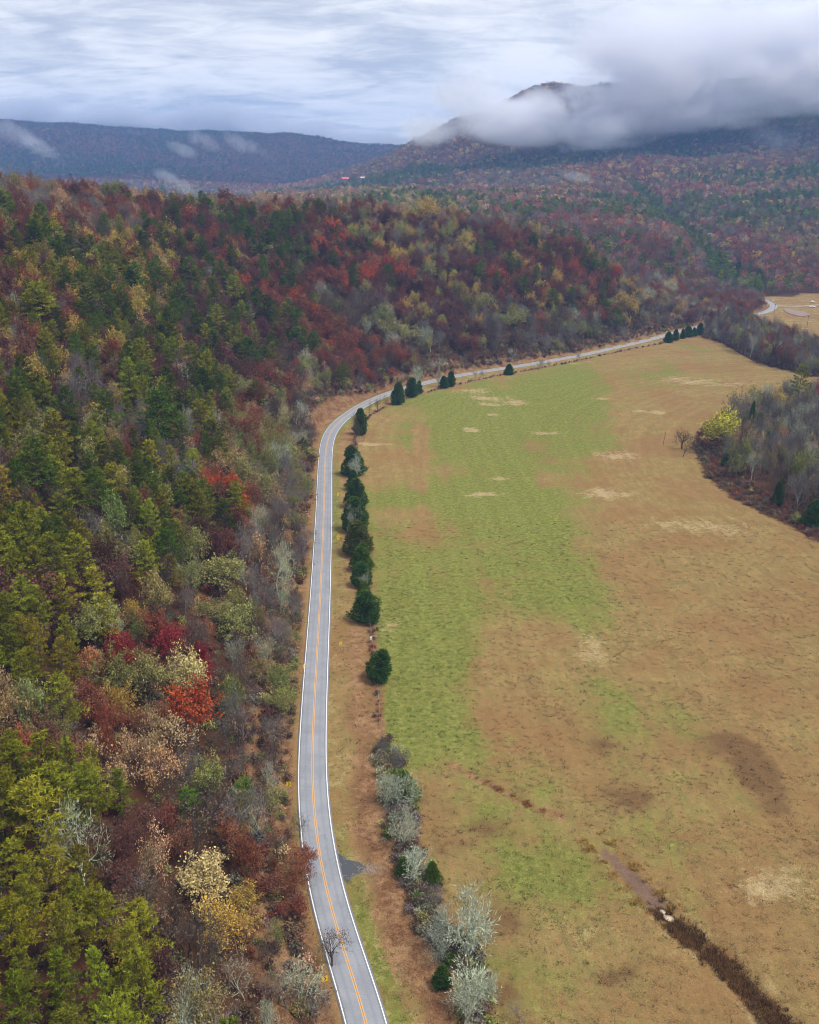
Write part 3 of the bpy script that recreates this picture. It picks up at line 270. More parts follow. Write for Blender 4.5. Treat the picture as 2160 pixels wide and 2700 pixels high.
COL = scene.collection
def link(name, data, parent=None, loc=None):
    o = bpy.data.objects.new(name, data); COL.objects.link(o)
    if parent is not None: o.parent = parent
    if loc is not None: o.location = loc
    return o
def tag(o, label=None, cat=None, group=None, kind=None):
    if label: o['label'] = label
    if cat: o['category'] = cat
    if group: o['group'] = group
    if kind: o['kind'] = kind
    return o
def grid_mesh(name, V, nx, ny):
    """a grid of ny rows by nx columns from its flat vertex array"""
    me = bpy.data.meshes.new(name)
    i = np.arange((ny-1)*(nx-1)); r, c = i // (nx-1), i % (nx-1); a = r*nx + c
    F = np.stack([a, a+1, a+nx+1, a+nx], 1).astype(np.int32)
    me.vertices.add(len(V)); me.vertices.foreach_set('co', V.astype(np.float32).ravel())
    me.loops.add(F.size); me.loops.foreach_set('vertex_index', F.ravel())
    me.polygons.add(len(F)); me.polygons.foreach_set('loop_start', np.arange(0, F.size, 4, dtype=np.int32))
    me.update(calc_edges=True); me.validate()
    return me

# ---------------------------------------------------------------- materials
def material(name):
    m = bpy.data.materials.new(name); m.use_nodes = True; nt = m.node_tree; nt.nodes.clear()
    return m, nt, nt.nodes.new('ShaderNodeOutputMaterial')
def plain(name, col, rough=.6, metal=0.0, var=.12, scale=3.0):
    m, nt, out = material(name)
    g = nt.nodes.new('ShaderNodeNewGeometry')
    n = noise(nt, g.outputs['Position'], scale, 5)
    c = mixc(nt, n, tuple(x*(1-var) for x in col), tuple(min(x*(1+var), 1) for x in col))
    b = nd(nt, 'ShaderNodeBsdfPrincipled', ins={'Base Color': c, 'Roughness': rough, 'Metallic': metal})
    nt.links.new(b.outputs[0], out.inputs[0]); return m
def foliage(name, amount=1.0, attr='tint'):
    m, nt, out = material(name)
    t = nd(nt, 'ShaderNodeAttribute', attribute_type='INSTANCER', attribute_name=attr).outputs['Color']
    v = nd(nt, 'ShaderNodeAttribute', attribute_type='GEOMETRY', attribute_name='vary').outputs['Fac']
    f = mapr(nt, v, 0, 1, 1-.5*amount, 1+.5*amount, 'LINEAR')
    hs = nd(nt, 'ShaderNodeHueSaturation', ins={'Hue': mapr(nt, v, 0, 1, .5-.016*amount, .5+.012*amount, 'LINEAR'), 'Saturation': 1.0, 'Value': f, 'Color': t})
    d = nd(nt, 'ShaderNodeBsdfDiffuse', ins={'Color': hs.outputs[0]})
    tr = nd(nt, 'ShaderNodeBsdfTranslucent', ins={'Color': hs.outputs[0]})
    mx = nd(nt, 'ShaderNodeMixShader', ins={0: .12, 1: d.outputs[0], 2: tr.outputs[0]})
    nt.links.new(mx.outputs[0], out.inputs[0]); return m
def barkmat(name):
    m, nt, out = material(name)
    t = nd(nt, 'ShaderNodeAttribute', attribute_type='INSTANCER', attribute_name='bark').outputs['Color']
    g = nt.nodes.new('ShaderNodeNewGeometry')
    n = noise(nt, g.outputs['Position'], 1.7, 5)
    c = mixc(nt, mapr(nt, n, .35, .65), (0, 0, 0), t)
    c = mixc(nt, .55, c, t)
    d = nd(nt, 'ShaderNodeBsdfDiffuse', ins={'Color': c})
    nt.links.new(d.outputs[0], out.inputs[0]); return m
M_LEAF = foliage('leaves'); M_TWIG = foliage('twigs', .7); M_BARK = barkmat('bark')

# ---------------------------------------------------------------- ground sheet
def axis(lo, hi, step, far, grow=1.09):
    mid = list(np.arange(lo, hi + .01, step)); s = step; a = mid[-1]
    up = []
    while a < far[1]: s = min(s*grow, 260); a += s; up.append(a)
    s = step; a = mid[0]; dn = []
    while a > far[0]: s = min(s*grow, 260); a -= s; dn.append(a)
    return np.array(dn[::-1] + mid + up)
GX = axis(-90, 210, 1.6, (-7300, 7300)); GY = axis(86, 470, 1.6, (-700, 7600), 1.045)
XX, YY = np.meshgrid(GX, GY); ZZ = height(XX, YY)
road_d, road_s, road_p = poly_dist(XX, YY, ROAD_FULL)
gm = grid_mesh('ground', np.stack([XX.ravel(), YY.ravel(), ZZ.ravel()], 1), len(GX), len(GY))
gm.polygons.foreach_set('use_smooth', np.ones(len(gm.polygons), bool))
ground = tag(link('ground', gm), 'valley floor and wooded slopes under the trees', kind='structure')
def z_at(x, y):
    i = np.clip(np.searchsorted(GX, x) - 1, 0, len(GX)-2); j = np.clip(np.searchsorted(GY, y) - 1, 0, len(GY)-2)
    fx = np.clip((x-GX[i])/(GX[i+1]-GX[i]), 0, 1); fy = np.clip((y-GY[j])/(GY[j+1]-GY[j]), 0, 1)
    return (ZZ[j, i]*(1-fx)+ZZ[j, i+1]*fx)*(1-fy) + (ZZ[j+1, i]*(1-fx)+ZZ[j+1, i+1]*fx)*fy
def ells(L, x, y, k=1.0):
    t = np.zeros(x.shape)
    wx = x + fbm(x, y, 22, 21, 3)*9; wy = y + fbm(x, y, 30, 22, 3)*16
    for cx, cy_, rx, ry, v in L:
        q = ((wx-cx)/rx)**2 + ((wy-cy_)/ry)**2
        t = t + v*np.exp(-q*k)
    return t
fence_d, fence_s, fence_p = poly_dist(XX, YY, FENCE)
# what covers the ground where: grass green, straw, dark sedge / leaf litter, woodland floor, bare mud
in_copse = point_in_poly(XX, YY, COPSE) | point_in_poly(XX, YY, TREELINE)
copse_d, _, _ = poly_dist(XX, YY, COPSE + [COPSE[0]])
verge_d, verge_s, _ = poly_dist(XX, YY, VERGE)
green = ells(GREEN, XX, YY, .7); green = green + (fbm(XX*1.7, YY*.5, 24, 71, 4)*1.35 + fbm(XX*.5, YY, 14, 72, 3)*.8)*smooth(.05, .5, green+.15); straw = ells(STRAW, XX, YY, 1.1); dark = ells(DARK, XX, YY, .8)*1.3*(.75+fbm(XX, YY, 9, 81, 4)*1.6)
side_r = (road_s < 0)
between = side_r & (fence_s > 0) & (YY < 820)           # strip from the road to the fence
near_r = np.exp(-((road_d-4.5)/2.4)**2)
strip_green = np.where(side_r & between, near_r*np.interp(YY, [90, 125, 145, 160, 200, 260, 330, 380, 430, 480, 700], [.95, .95, .8, .35, .15, .25, .9, .7, .35, .9, .6]), 0)
litter = np.where(between & (road_d < 40), smooth(4.2, 9.5, road_d + fbm(XX, YY, 14, 61, 3)*7)*np.interp(YY, [90, 150, 200, 260, 330, 450, 500, 900], [.95, .85, .6, .42, .65, .5, .25, .3]), 0)
litter = np.maximum(litter, np.exp(-((fence_d)/1.6)**2)*.85*(YY < 820)*(YY > 80))
hillside = (road_s > 0) & (YY < 1015)
litter = np.where(hillside, smooth(3.0, 5.5, road_d)*(1-.5*smooth(14, 26, road_d)), litter)
strip_green = np.where(hillside & (YY > 440), np.exp(-((road_d-4.6)/1.6)**2)*.9, strip_green)
green = np.where(between | hillside, strip_green, green)
straw = np.where(between | hillside, np.where(between, .25, 0), straw); dark = np.where(between | hillside, 0, dark)
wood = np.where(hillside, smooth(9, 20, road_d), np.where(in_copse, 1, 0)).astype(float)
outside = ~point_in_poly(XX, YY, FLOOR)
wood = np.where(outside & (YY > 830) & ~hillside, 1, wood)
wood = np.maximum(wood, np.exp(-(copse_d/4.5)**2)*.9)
dd_, _, dp_ = poly_dist(XX, YY, DITCH)
mud = np.exp(-((dd_)/(1.0+.8*smooth(45, 58, dp_)))**2)*smooth(43, 49, dp_)*(1-smooth(62, 66, dp_))*1.3
thin = np.exp(-((dd_ + fbm(XX, YY, 6, 67, 2)*1.2)/1.15)**2)*smooth(1, 6, dp_)*(1-smooth(34, 37, dp_))*(.95+fbm(XX, YY, 7, 68, 2)*1.2)
sedge = np.exp(-(dd_/(1.2+1.6*smooth(63, 82, dp_)+fbm(XX, YY, 5, 66, 2)*2.2))**2)*(smooth(63, 67, dp_)*.95 + .35*smooth(15, 20, dp_)*(1-smooth(28, 33, dp_)))
dark = np.maximum(dark, sedge); litter = np.maximum(litter, thin)
strip = np.exp(-(poly_dist(XX, YY, STREAK)[0]/2.6)**2); green = green*(1-strip); dark = np.maximum(dark, strip*.42)
straw = straw + np.exp(-((dd_-2.8)/1.6)**2)*.3*smooth(40, 48, dp_)
far_meadow = point_in_poly(XX, YY, FLOOR) & (YY > 740) & (XX > 290)
straw = np.where(far_meadow, .28, straw)
def colattr(me, name, a, b, c):
    at_ = me.attributes.new(name, 'FLOAT_COLOR', 'POINT')
    at_.data.foreach_set('color', np.stack([a.ravel(), b.ravel(), c.ravel(), np.ones(a.size)], 1).astype(np.float32).ravel())
colattr(gm, 'cover', np.clip(green, 0, 1), np.clip(straw, 0, 1), np.clip(dark, 0, 1))
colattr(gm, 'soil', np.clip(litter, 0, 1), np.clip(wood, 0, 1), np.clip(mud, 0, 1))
# mowing lanes: along the fence on the left of the field, round the copse on its right
wmow = smooth(25, 95, XX - 20 + (YY-300)*.12)
mow = fence_d*(1-wmow) + copse_d*wmow
ma = gm.attributes.new('mow', 'FLOAT', 'POINT'); ma.data.foreach_set('value', mow.astype(np.float32).ravel())

m, nt, out = material('ground_cover')
pos = nt.nodes.new('ShaderNodeNewGeometry').outputs['Position']
cov = nd(nt, 'ShaderNodeSeparateColor', ins={0: nd(nt, 'ShaderNodeAttribute', attribute_name='cover').outputs['Color']})
soil = nd(nt, 'ShaderNodeSeparateColor', ins={0: nd(nt, 'ShaderNodeAttribute', attribute_name='soil').outputs['Color']})
mw = nd(nt, 'ShaderNodeAttribute', attribute_name='mow').outputs['Fac']
g50 = noise(nt, pos, .03, 5, .6); g8 = noise(nt, pos, .17, 6, .65, .6); g2 = noise(nt, pos, .7, 6, .7, .4); g05 = noise(nt, pos, 3.2, 5, .7)
stre = nd(nt, 'ShaderNodeMapping', ins={0: pos, 3: (.7, .16, 1)}).outputs[0]
gst = noise(nt, stre, 1.0, 5, .65)
lane = mth(nt, 'SINE', mth(nt, 'ADD', mth(nt, 'MULTIPLY', mw, 1.05), mth(nt, 'MULTIPLY', g50, 5.0)))
lane2 = mth(nt, 'SINE', mth(nt, 'MULTIPLY', mw, .46))
wob = mth(nt, 'ADD', mth(nt, 'MULTIPLY', mth(nt, 'SUBTRACT', g8, .5), 1.5), mth(nt, 'ADD', mth(nt, 'MULTIPLY', mth(nt, 'SUBTRACT', g2, .5), 1.1), mth(nt, 'ADD', mth(nt, 'MULTIPLY', mth(nt, 'SUBTRACT', g05, .5), .7), mth(nt, 'ADD', mth(nt, 'MULTIPLY', lane, .03), mth(nt, 'MULTIPLY', lane2, .05)))))
def cov_f(src, lo, hi, k=1.0): return mapr(nt, mth(nt, 'ADD', src, mth(nt, 'MULTIPLY', wob, k)), lo, hi)
dry = mixc(nt, mapr(nt, g8, .3, .7), (.245, .156, .064), (.325, .228, .092))
dry = mixc(nt, mapr(nt, gst, .38, .64, 0, .7), dry, (.20, .165, .062))
dry = mixc(nt, mapr(nt, g50, .4, .65, 0, .75), dry, (.245, .138, .06))
grn = mixc(nt, mapr(nt, g2, .3, .7), (.122, .152, .026), (.215, .222, .060))
c = mixc(nt, mth(nt, 'MULTIPLY', cov_f(cov.outputs[0], .15, .95), .93), dry, grn)
c = mixc(nt, mth(nt, 'MULTIPLY', cov_f(cov.outputs[1], .25, .75), .9), c, mixc(nt, g2, (.33, .245, .125), (.42, .325, .175)))
c = mixc(nt, cov_f(cov.outputs[2], .32, .75, .75), c, mixc(nt, g05, (.12, .072, .034), (.20, .12, .055)))
c = mixc(nt, cov_f(soil.outputs[0], .3, .7), c, mixc(nt, mapr(nt, wob, -.35, .35), (.14, .066, .034), mixc(nt, g8, (.29, .15, .08), (.30, .20, .10))))
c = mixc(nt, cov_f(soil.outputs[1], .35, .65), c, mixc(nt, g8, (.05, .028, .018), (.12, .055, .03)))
c = mixc(nt, cov_f(soil.outputs[2], .3, .7, .4), c, mixc(nt, g2, (.13, .08, .055), (.235, .155, .11)))
fine = mapr(nt, g05, .25, .75, .72, 1.28, 'LINEAR')
fine2 = mapr(nt, g2, .25, .75, .86, 1.14, 'LINEAR')
lanev = mapr(nt, mth(nt, 'ADD', lane, mth(nt, 'MULTIPLY', lane2, .7)), -1.7, 1.7, .945, 1.055, 'LINEAR')
val = mth(nt, 'MULTIPLY', fine, mth(nt, 'MULTIPLY', fine2, lanev))
c = nd(nt, 'ShaderNodeVectorMath', operation='SCALE', ins={0: c, 'Scale': val}).outputs[0]
bmp = nd(nt, 'ShaderNodeBump', ins={'Strength': .6, 'Distance': .5, 'Height': mth(nt, 'ADD', g05, g2)})
b = nd(nt, 'ShaderNodeBsdfDiffuse', ins={'Color': c, 'Roughness': .8, 'Normal': bmp.outputs[0]})
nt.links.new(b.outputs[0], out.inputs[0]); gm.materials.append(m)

# ---------------------------------------------------------------- road, markings, driveway, far side road
def offset_line(P, off):
    P = np.array(P, float); t = np.gradient(P, axis=0); t /= np.linalg.norm(t, axis=1)[:, None]
    return P + np.stack([-t[:, 1], t[:, 0]], 1)*np.reshape(off, (-1, 1))
def ribbon(name, P, a, b, z, mt, jag=0.0, seed=0):
    P = np.array(P, float); r = np.random.default_rng(seed)
    ja = r.normal(0, jag, len(P)) if jag else 0; jb = r.normal(0, jag, len(P)) if jag else 0
    A = offset_line(P, np.zeros(len(P)) + a + ja); B = offset_line(P, np.zeros(len(P)) + b + jb)
    V = np.empty((len(P)*2, 3)); V[0::2, :2] = A; V[1::2, :2] = B; V[:, 2] = z
    me = grid_mesh(name, V, 2, len(P)); me.materials.append(mt); return me
def dense(P, step=1.5):
    P = np.array(P, float); s = np.r_[0, np.cumsum(np.hypot(*np.diff(P, axis=0).T))]; t = np.arange(0, s[-1], step)
    Q = np.c_[np.interp(t, s, P[:, 0]), np.interp(t, s, P[:, 1])]
    for _ in range(5): Q[1:-1] = Q[1:-1]*.5 + (Q[:-2]+Q[2:])*.25
    return Q
m_asph, nt, out = material('asphalt')
pos = nt.nodes.new('ShaderNodeNewGeometry').outputs['Position']
lat = nd(nt, 'ShaderNodeAttribute', attribute_name='lateral').outputs['Fac']
na = noise(nt, pos, .25, 4); nb = noise(nt, pos, 2.5, 5, .7); nc = noise(nt, pos, 14.0, 3)
c = mixc(nt, mapr(nt, na, .3, .7), (.225, .235, .265), (.275, .285, .315))
wheel = mth(nt, 'COSINE', mth(nt, 'MULTIPLY', mth(nt, 'SUBTRACT', mth(nt, 'ABSOLUTE', lat), 1.5), 4.2))
c = mixc(nt, mapr(nt, wheel, .1, 1, 0, .55), c, (.20, .215, .25))
patch_ = mapr(nt, noise(nt, nd(nt, 'ShaderNodeMapping', ins={0: pos, 3: (.5, .045, 1)}).outputs[0], 1.0, 3), .56, .66)
c = mixc(nt, mth(nt, 'MULTIPLY', patch_, .45), c, (.19, .205, .235))
cr = nd(nt, 'ShaderNodeTexVoronoi', feature='DISTANCE_TO_EDGE', ins={'Vector': nd(nt, 'ShaderNodeVectorMath', operation='ADD', ins={0: pos, 1: nd(nt, 'ShaderNodeVectorMath', operation='SCALE', ins={0: nd(nt, 'ShaderNodeTexNoise', ins={'Vector': pos, 'Scale': .8, 'Detail': 5}).outputs['Color'], 'Scale': 2.5}).outputs[0]}).outputs[0], 'Scale': .11}).outputs['Distance']
c = mixc(nt, mth(nt, 'MULTIPLY', mapr(nt, cr, .0, .010, 1, 0), .28), c, (.07, .075, .085))
edge = mapr(nt, mth(nt, 'ADD', mth(nt, 'ABSOLUTE', lat), mth(nt, 'MULTIPLY', nb, .25)), 2.62, 2.8)
c = mixc(nt, mth(nt, 'MULTIPLY', edge, .55), c, (.10, .11, .13))
c = nd(nt, 'ShaderNodeVectorMath', operation='SCALE', ins={0: c, 'Scale': mapr(nt, mth(nt, 'ADD', nb, nc), .6, 1.4, .85, 1.15, 'LINEAR')}).outputs[0]
b = nd(nt, 'ShaderNodeBsdfPrincipled', ins={'Base Color': c, 'Roughness': .75})
nt.links.new(b.outputs[0], out.inputs[0])
def paint(name, col):
    m, nt, out = material(name)
    pos = nt.nodes.new('ShaderNodeNewGeometry').outputs['Position']
    n = noise(nt, pos, 3.0, 6, .75)
    c = mixc(nt, mapr(nt, n, .5, .72, 0, .6), col, (.25, .25, .27))
    b = nd(nt, 'ShaderNodeBsdfPrincipled', ins={'Base Color': c, 'Roughness': .6}); nt.links.new(b.outputs[0], out.inputs[0]); return m
m_white = paint('white_paint', (.82, .82, .82)); m_yellow = paint('yellow_paint', (.75, .36, .05))
LINE = dense(ROAD_MAIN + ROAD_HID + ROAD_FAR + [(338., 1010.), (320., 1040.)], 2.0)
HALF = 3.3
offs = np.array([-HALF-.08, -HALF, -2.9, -2.2, -1.5, -.8, 0, .8, 1.5, 2.2, 2.9, HALF, HALF+.08])
V = np.concatenate([np.c_[offset_line(LINE, np.full(len(LINE), o)), np.full(len(LINE), .10 if abs(o) <= HALF else -.25)][:, None] for o in offs], 1).reshape(-1, 3)
me = grid_mesh('road', V, len(offs), len(LINE)); me.materials.append(m_asph)
a = me.attributes.new('lateral', 'FLOAT', 'POINT'); a.data.foreach_set('value', np.tile(offs, len(LINE)).astype(np.float32))
road = tag(link('road', me), 'grey two lane road curving along the foot of the wooded slope', kind='structure')
for off, w, mt, nm, lb in ((2.93, .09, m_white, 'edge_line', 'white edge line along the wooded side of the road'), (-2.93, .09, m_white, 'edge_line', 'white edge line along the field side of the road'),
                       (.16, .065, m_yellow, 'centre_line', 'solid yellow centre line nearer the slope'), (-.16, .065, m_yellow, 'centre_line', 'solid yellow centre line nearer the field')):
    o = link(nm, ribbon(nm, LINE, off-w, off+w, .104, mt), road); o['label'] = lb
SD = dense(SIDE_ROAD, 2.5)
m_gravel = plain('pale_gravel', (.34, .30, .28), .9, 0, .2, .8)
tag(link('side_road', ribbon('side_road', SD, -2.2, 2.2, .075, m_gravel, .15, 3)), 'pale gravel side road branching right at the far curve', kind='structure')
m_tar = plain('fresh_asphalt', (.06, .064, .075), .8, 0, .2, 1.5)
s = Shape(); ap = [(x, y, .075) for x, y in APRON][::-1]; cx = sum(p[0] for p in ap)/len(ap); cy_ = sum(p[1] for p in ap)/len(ap)
ring = []
for i, p in enumerate(ap):
    q = ap[(i+1) % len(ap)]
    for t in (0, .33, .66):
        jx, jy = random.gauss(0, .12), random.gauss(0, .12)
        ring.append((p[0]*(1-t)+q[0]*t+jx, p[1]*(1-t)+q[1]*t+jy, .075))
for i in range(len(ring)): s.poly([(cx, cy_, .08), ring[i], ring[(i+1) % len(ring)]])
tag(link('driveway', s.mesh('driveway', [m_tar])), 'dark asphalt driveway stub ending at the leaf litter', kind='structure')
s = Shape(); cx = sum(p[0] for p in PAD)/len(PAD); cy_ = sum(p[1] for p in PAD)/len(PAD)
for i in range(len(PAD)):
    p, q = PAD[i], PAD[(i+1) % len(PAD)]; s.poly([(cx, cy_, .5), (*q, .45), (*p, .45)])
tag(link('gravel_lot', s.mesh('gravel_lot', [plain('pinkish_gravel', (.23, .165, .13), .9, 0, .25, .5)])), 'bare pinkish gravel patch in the far meadow', kind='structure')

# ---------------------------------------------------------------- tree builders (all about 14 m tall and 10 m wide, scaled when placed)
def unit(d):
    l = math.sqrt(d[0]**2+d[1]**2+d[2]**2) or 1; return (d[0]/l, d[1]/l, d[2]/l)
def turn(d, ang, az):
    """d tilted by ang towards azimuth az about itself"""
    a = (0, 0, 1) if abs(d[2]) < .95 else (1, 0, 0)
    u = unit((d[1]*a[2]-d[2]*a[1], d[2]*a[0]-d[0]*a[2], d[0]*a[1]-d[1]*a[0])); w = (d[1]*u[2]-d[2]*u[1], d[2]*u[0]-d[0]*u[2], d[0]*u[1]-d[1]*u[0])
    s_, c_ = math.sin(ang), math.cos(ang); ca, sa = math.cos(az)*s_, math.sin(az)*s_
    return unit((d[0]*c_+u[0]*ca+w[0]*sa, d[1]*c_+u[1]*ca+w[1]*sa, d[2]*c_+u[2]*ca+w[2]*sa))
def broadleaf(seed, kids, leaves, lsize, trunk_frac=.3, wob=.2, twig_w=.05, rad=.2, spread=(.45, .95), blob=.5):
    random.seed(seed); T, C = Shape(), Shape(); tips = []
    last = len(kids)
    def grow(p, d, L, r, lvl):
        tgt = T if lvl <= 1 else C
        n = 4 if lvl == 0 else (3 if lvl <= 2 else 2)
        if lvl == last:
            C.blade(p, d, L, twig_w, 0, random.random()); tips.append((p[0]+d[0]*L*.8, p[1]+d[1]*L*.8, p[2]+d[2]*L*.8)); return
        pts = [(p, d)]; r1 = r*(.62 if lvl == 0 else .4)
        for i in range(n):
            d = unit((d[0]+random.gauss(0, wob), d[1]+random.gauss(0, wob), d[2]+random.gauss(0, wob)+(.10 if lvl else .25)))
            q = (p[0]+d[0]*L/n, p[1]+d[1]*L/n, p[2]+d[2]*L/n)
            ra, rb = r+(r1-r)*i/n, r+(r1-r)*(i+1)/n
            if lvl >= 3: C.blade(p, unit((q[0]-p[0], q[1]-p[1], q[2]-p[2])), L/n*1.15, ra*2.2, 0, random.random())
            else: tgt.tube(p, q, ra, rb, 5 if lvl == 0 else 4 if lvl == 1 else 3, 0, random.random())
            p = q; pts.append((p, d))
        k = kids[lvl]; az0 = random.uniform(0, 6.28)
        for j in range(k):
            t = 1.0 if j == 0 else random.uniform(.55 if lvl == 0 else .25, 1.0)
            i = min(int(t*n), n-1); f = t*n-i; a, b_ = pts[i], pts[i+1]
            pos = tuple(a[0][c]+(b_[0][c]-a[0][c])*f for c in range(3))
            ang = random.uniform(*spread) if lvl == 0 else random.uniform(.35, .95)
            if j == 0: ang *= .35
            grow(pos, turn(b_[1], ang, az0+j*2.4+random.uniform(-.5, .5)), L*random.uniform(.55, .8)*(1.15 if lvl == 0 else 1), r1*random.uniform(.6, .85)*(1 if j else 1.1), lvl+1)
    grow((0, 0, -.6), (0, 0, 1), 14*trunk_frac+.6, rad, 0)
    for p in tips:
        v0 = random.uniform(.15, .85)
        for _ in range(leaves if leaves >= 1 else (1 if random.random() < leaves else 0)):
            C.leaf((p[0]+random.gauss(0, blob), p[1]+random.gauss(0, blob), p[2]+random.gauss(0, blob*.8)), lsize*random.uniform(.6, 1.3), .7, 1, min(max(v0+random.gauss(0, .18), 0), 1))
    return fit(T, C, 14.0, 5.0)
def fit(T, C, H, Rr):
    P = np.array(T.v + C.v); zt = np.percentile(P[:, 2], 99.7); rr = np.percentile(np.hypot(P[:, 0], P[:, 1]), 97)
    fz, fr = H/zt, Rr/rr
    for S in (T, C): S.v = [(x*fr, y*fr, z*fz) for x, y, z in S.v]
    return T, C
def pine(seed, boughs=44, tuft=6, R0=3.6, z0=.33, bl=.62, bw=.17, per=15):
    random.seed(seed); T, C = Shape(), Shape(); H = 14.0
    lean = (random.gauss(0, .25), random.gauss(0, .25)); prev = (0, 0, -.8)
    ax = lambda z: (lean[0]*(z/H)**2, lean[1]*(z/H)**2, z)
    for i in range(7):
        q = ax(H*(i+1)/7); T.tube(prev, q, .2*(1-i/7.5), .2*(1-(i+1)/7.5), 5, 0, random.random()); prev = q
    az = random.uniform(0, 6)
    for k in range(boughs):
        u = (k+random.random())/boughs; z = H*(z0+(1-z0)*u**.9*.985); az += 2.4+random.gauss(0, .35)
        L = R0*(1-u**1.35)**.75*random.uniform(.62, 1.15)*(.55+.45*min(u/.18, 1))+.35
        el = -.12+.75*u+random.gauss(0, .1); d = (math.cos(az)*math.cos(el), math.sin(az)*math.cos(el), math.sin(el))
        p = ax(z); tip = (p[0]+d[0]*L, p[1]+d[1]*L, p[2]+d[2]*L+.12*L)
        T.tube(p, tip, .05, .012, 3, 0, random.random())
        vb = random.uniform(.2, .8); nt_ = int(per*(L/R0)+4)
        for j in range(nt_):
            t = random.uniform(.28, 1.05); sd_ = random.gauss(0, .17)*L*(1.15-.6*t)
            c = (p[0]+(tip[0]-p[0])*t-d[1]*sd_, p[1]+(tip[1]-p[1])*t+d[0]*sd_, p[2]+(tip[2]-p[2])*t+random.gauss(.05, .1))
            v1 = min(max(vb+random.gauss(0, .2), 0), 1)
            for _ in range(tuft):
                e = unit((d[0]*.6+random.gauss(0, .6), d[1]*.6+random.gauss(0, .6), .35+random.gauss(0, .5)))
                C.blade(c, e, bl*random.uniform(.6, 1.15), bw, 1, min(max(v1+random.gauss(0, .12), 0), 1))
    return fit(T, C, 14.0, 5.0)
def cedar(seed, sprays=3000, bl=.85, bw=.34, conic=.75):
    random.seed(seed); T, C = Shape(), Shape(); H = 14.0
    T.tube((0, 0, -.6), (0, 0, H*.5), .24, .13, 5, 0); T.tube((0, 0, H*.5), (0, 0, H*.93), .13, .03, 4, 0)
    lumps = [(random.uniform(0, 6.28), random.uniform(.03, .95), random.uniform(-.55, .42), random.uniform(.3, .7), random.uniform(.04, .10)) for _ in range(46)]
    for k in range(sprays):
        u = random.random()**1.25; az = random.uniform(0, 6.28)
        rad = 5.0*((1-u)**conic*(.35+.65*min((u+.02)/.14, 1)))
        f = 1.0
        for a, b_, amp, wa, wb in lumps:
            da = (az-a+math.pi) % (2*math.pi)-math.pi
            f += amp*math.exp(-(da/wa)**2-((u-b_)/wb)**2)
        q = random.random(); rr = rad*max(f, .3)*(1-.55*q*q) if k % 5 else rad*random.uniform(.1, .6)
        c = (math.cos(az)*rr, math.sin(az)*rr, H*(.035+u*.95)+random.gauss(0, .15)); v1 = random.uniform(.1, .9)
        for _ in range(3):
            e = unit((math.cos(az)*.55+random.gauss(0, .45), math.sin(az)*.55+random.gauss(0, .45), .55+random.gauss(0, .4)))
            C.blade(c, e, bl*random.uniform(.6, 1.2)*(1.5 if k % 17 == 0 else 1), bw, 1, min(max(v1+random.gauss(0, .15), 0), 1))
    return fit(T, C, 14.0, 5.0)
def far_broad(seed, n=230, size=1.25, thin=False):
    random.seed(seed); T, C = Shape(), Shape()
    T.tube((0, 0, -1), (random.gauss(0, .2), random.gauss(0, .2), 7), .22, .12, 3, 0)
    lob = [(random.gauss(0, 2.3), random.gauss(0, 2.3), random.uniform(6.5, 11.5), random.uniform(1.6, 2.8)) for _ in range(9)]
    for k in range(n):
        x, y, z, r = random.choice(lob); d = unit((random.gauss(0, 1), random.gauss(0, 1), random.gauss(.35, 1)))
        r *= random.uniform(.6, 1.05); c = (x+d[0]*r, y+d[1]*r, z+d[2]*r)
        if thin: C.blade(c, unit((d[0], d[1], abs(d[2])+.6)), size*random.uniform(1.1, 2.2), .16 if k % 4 else .5, 1, random.random())
        else: C.leaf(c, size*random.uniform(.5, 1.2), .8, 1, random.random())
    for k in range(5):
        x, y, z, r = lob[k]; T.tube((0, 0, 5), (x, y, z), .09, .04, 3, 0)
    return fit(T, C, 14.0, 5.0)

PROTO = {}
def proto(kind, builders, second):
    PROTO[kind] = []
    for T, C in builders:
        i = len(PROTO[kind])
        PROTO[kind].append((T.mesh(kind+'_trunk', [M_BARK]), C.mesh(kind+'_crown', [M_BARK, second]), T.plus(C).mesh(kind+'_whole', [M_BARK, second])))
proto('pine', [pine(21+i, R0=3.2+.35*(i % 3), z0=.25+.06*(i % 4)) for i in range(6)], M_LEAF)
proto('cedar', [cedar(40+i, conic=(.42, .5, .58, .36)[i]) for i in range(4)], M_LEAF)
proto('leafy', [broadleaf(60+i, (6, 5, 4, 3), 9 if i % 3 else 6, .46, .26+.03*i, .2, .06, .17, blob=.42) for i in range(6)], M_LEAF)
proto('sparse', [broadleaf(80+i, (6, 5, 4, 4), 3, .40, .3, .24, .06, .17, blob=.35) for i in range(3)], M_LEAF)
proto('bare', [broadleaf(100+i, (6, 5, 4, 5, 2) if i % 2 else (5, 5, 5, 4, 2), .12, .3, .16+.05*(i % 3), .28, .06, .24, (.4, 1.1)) for i in range(5)], M_TWIG)
proto('spread', [broadleaf(120+i, (7, 5, 5, 4, 2), 0, .3, .07+.05*(i % 2), .30, .055, .27, (.55, 1.3)) for i in range(4)], M_TWIG)
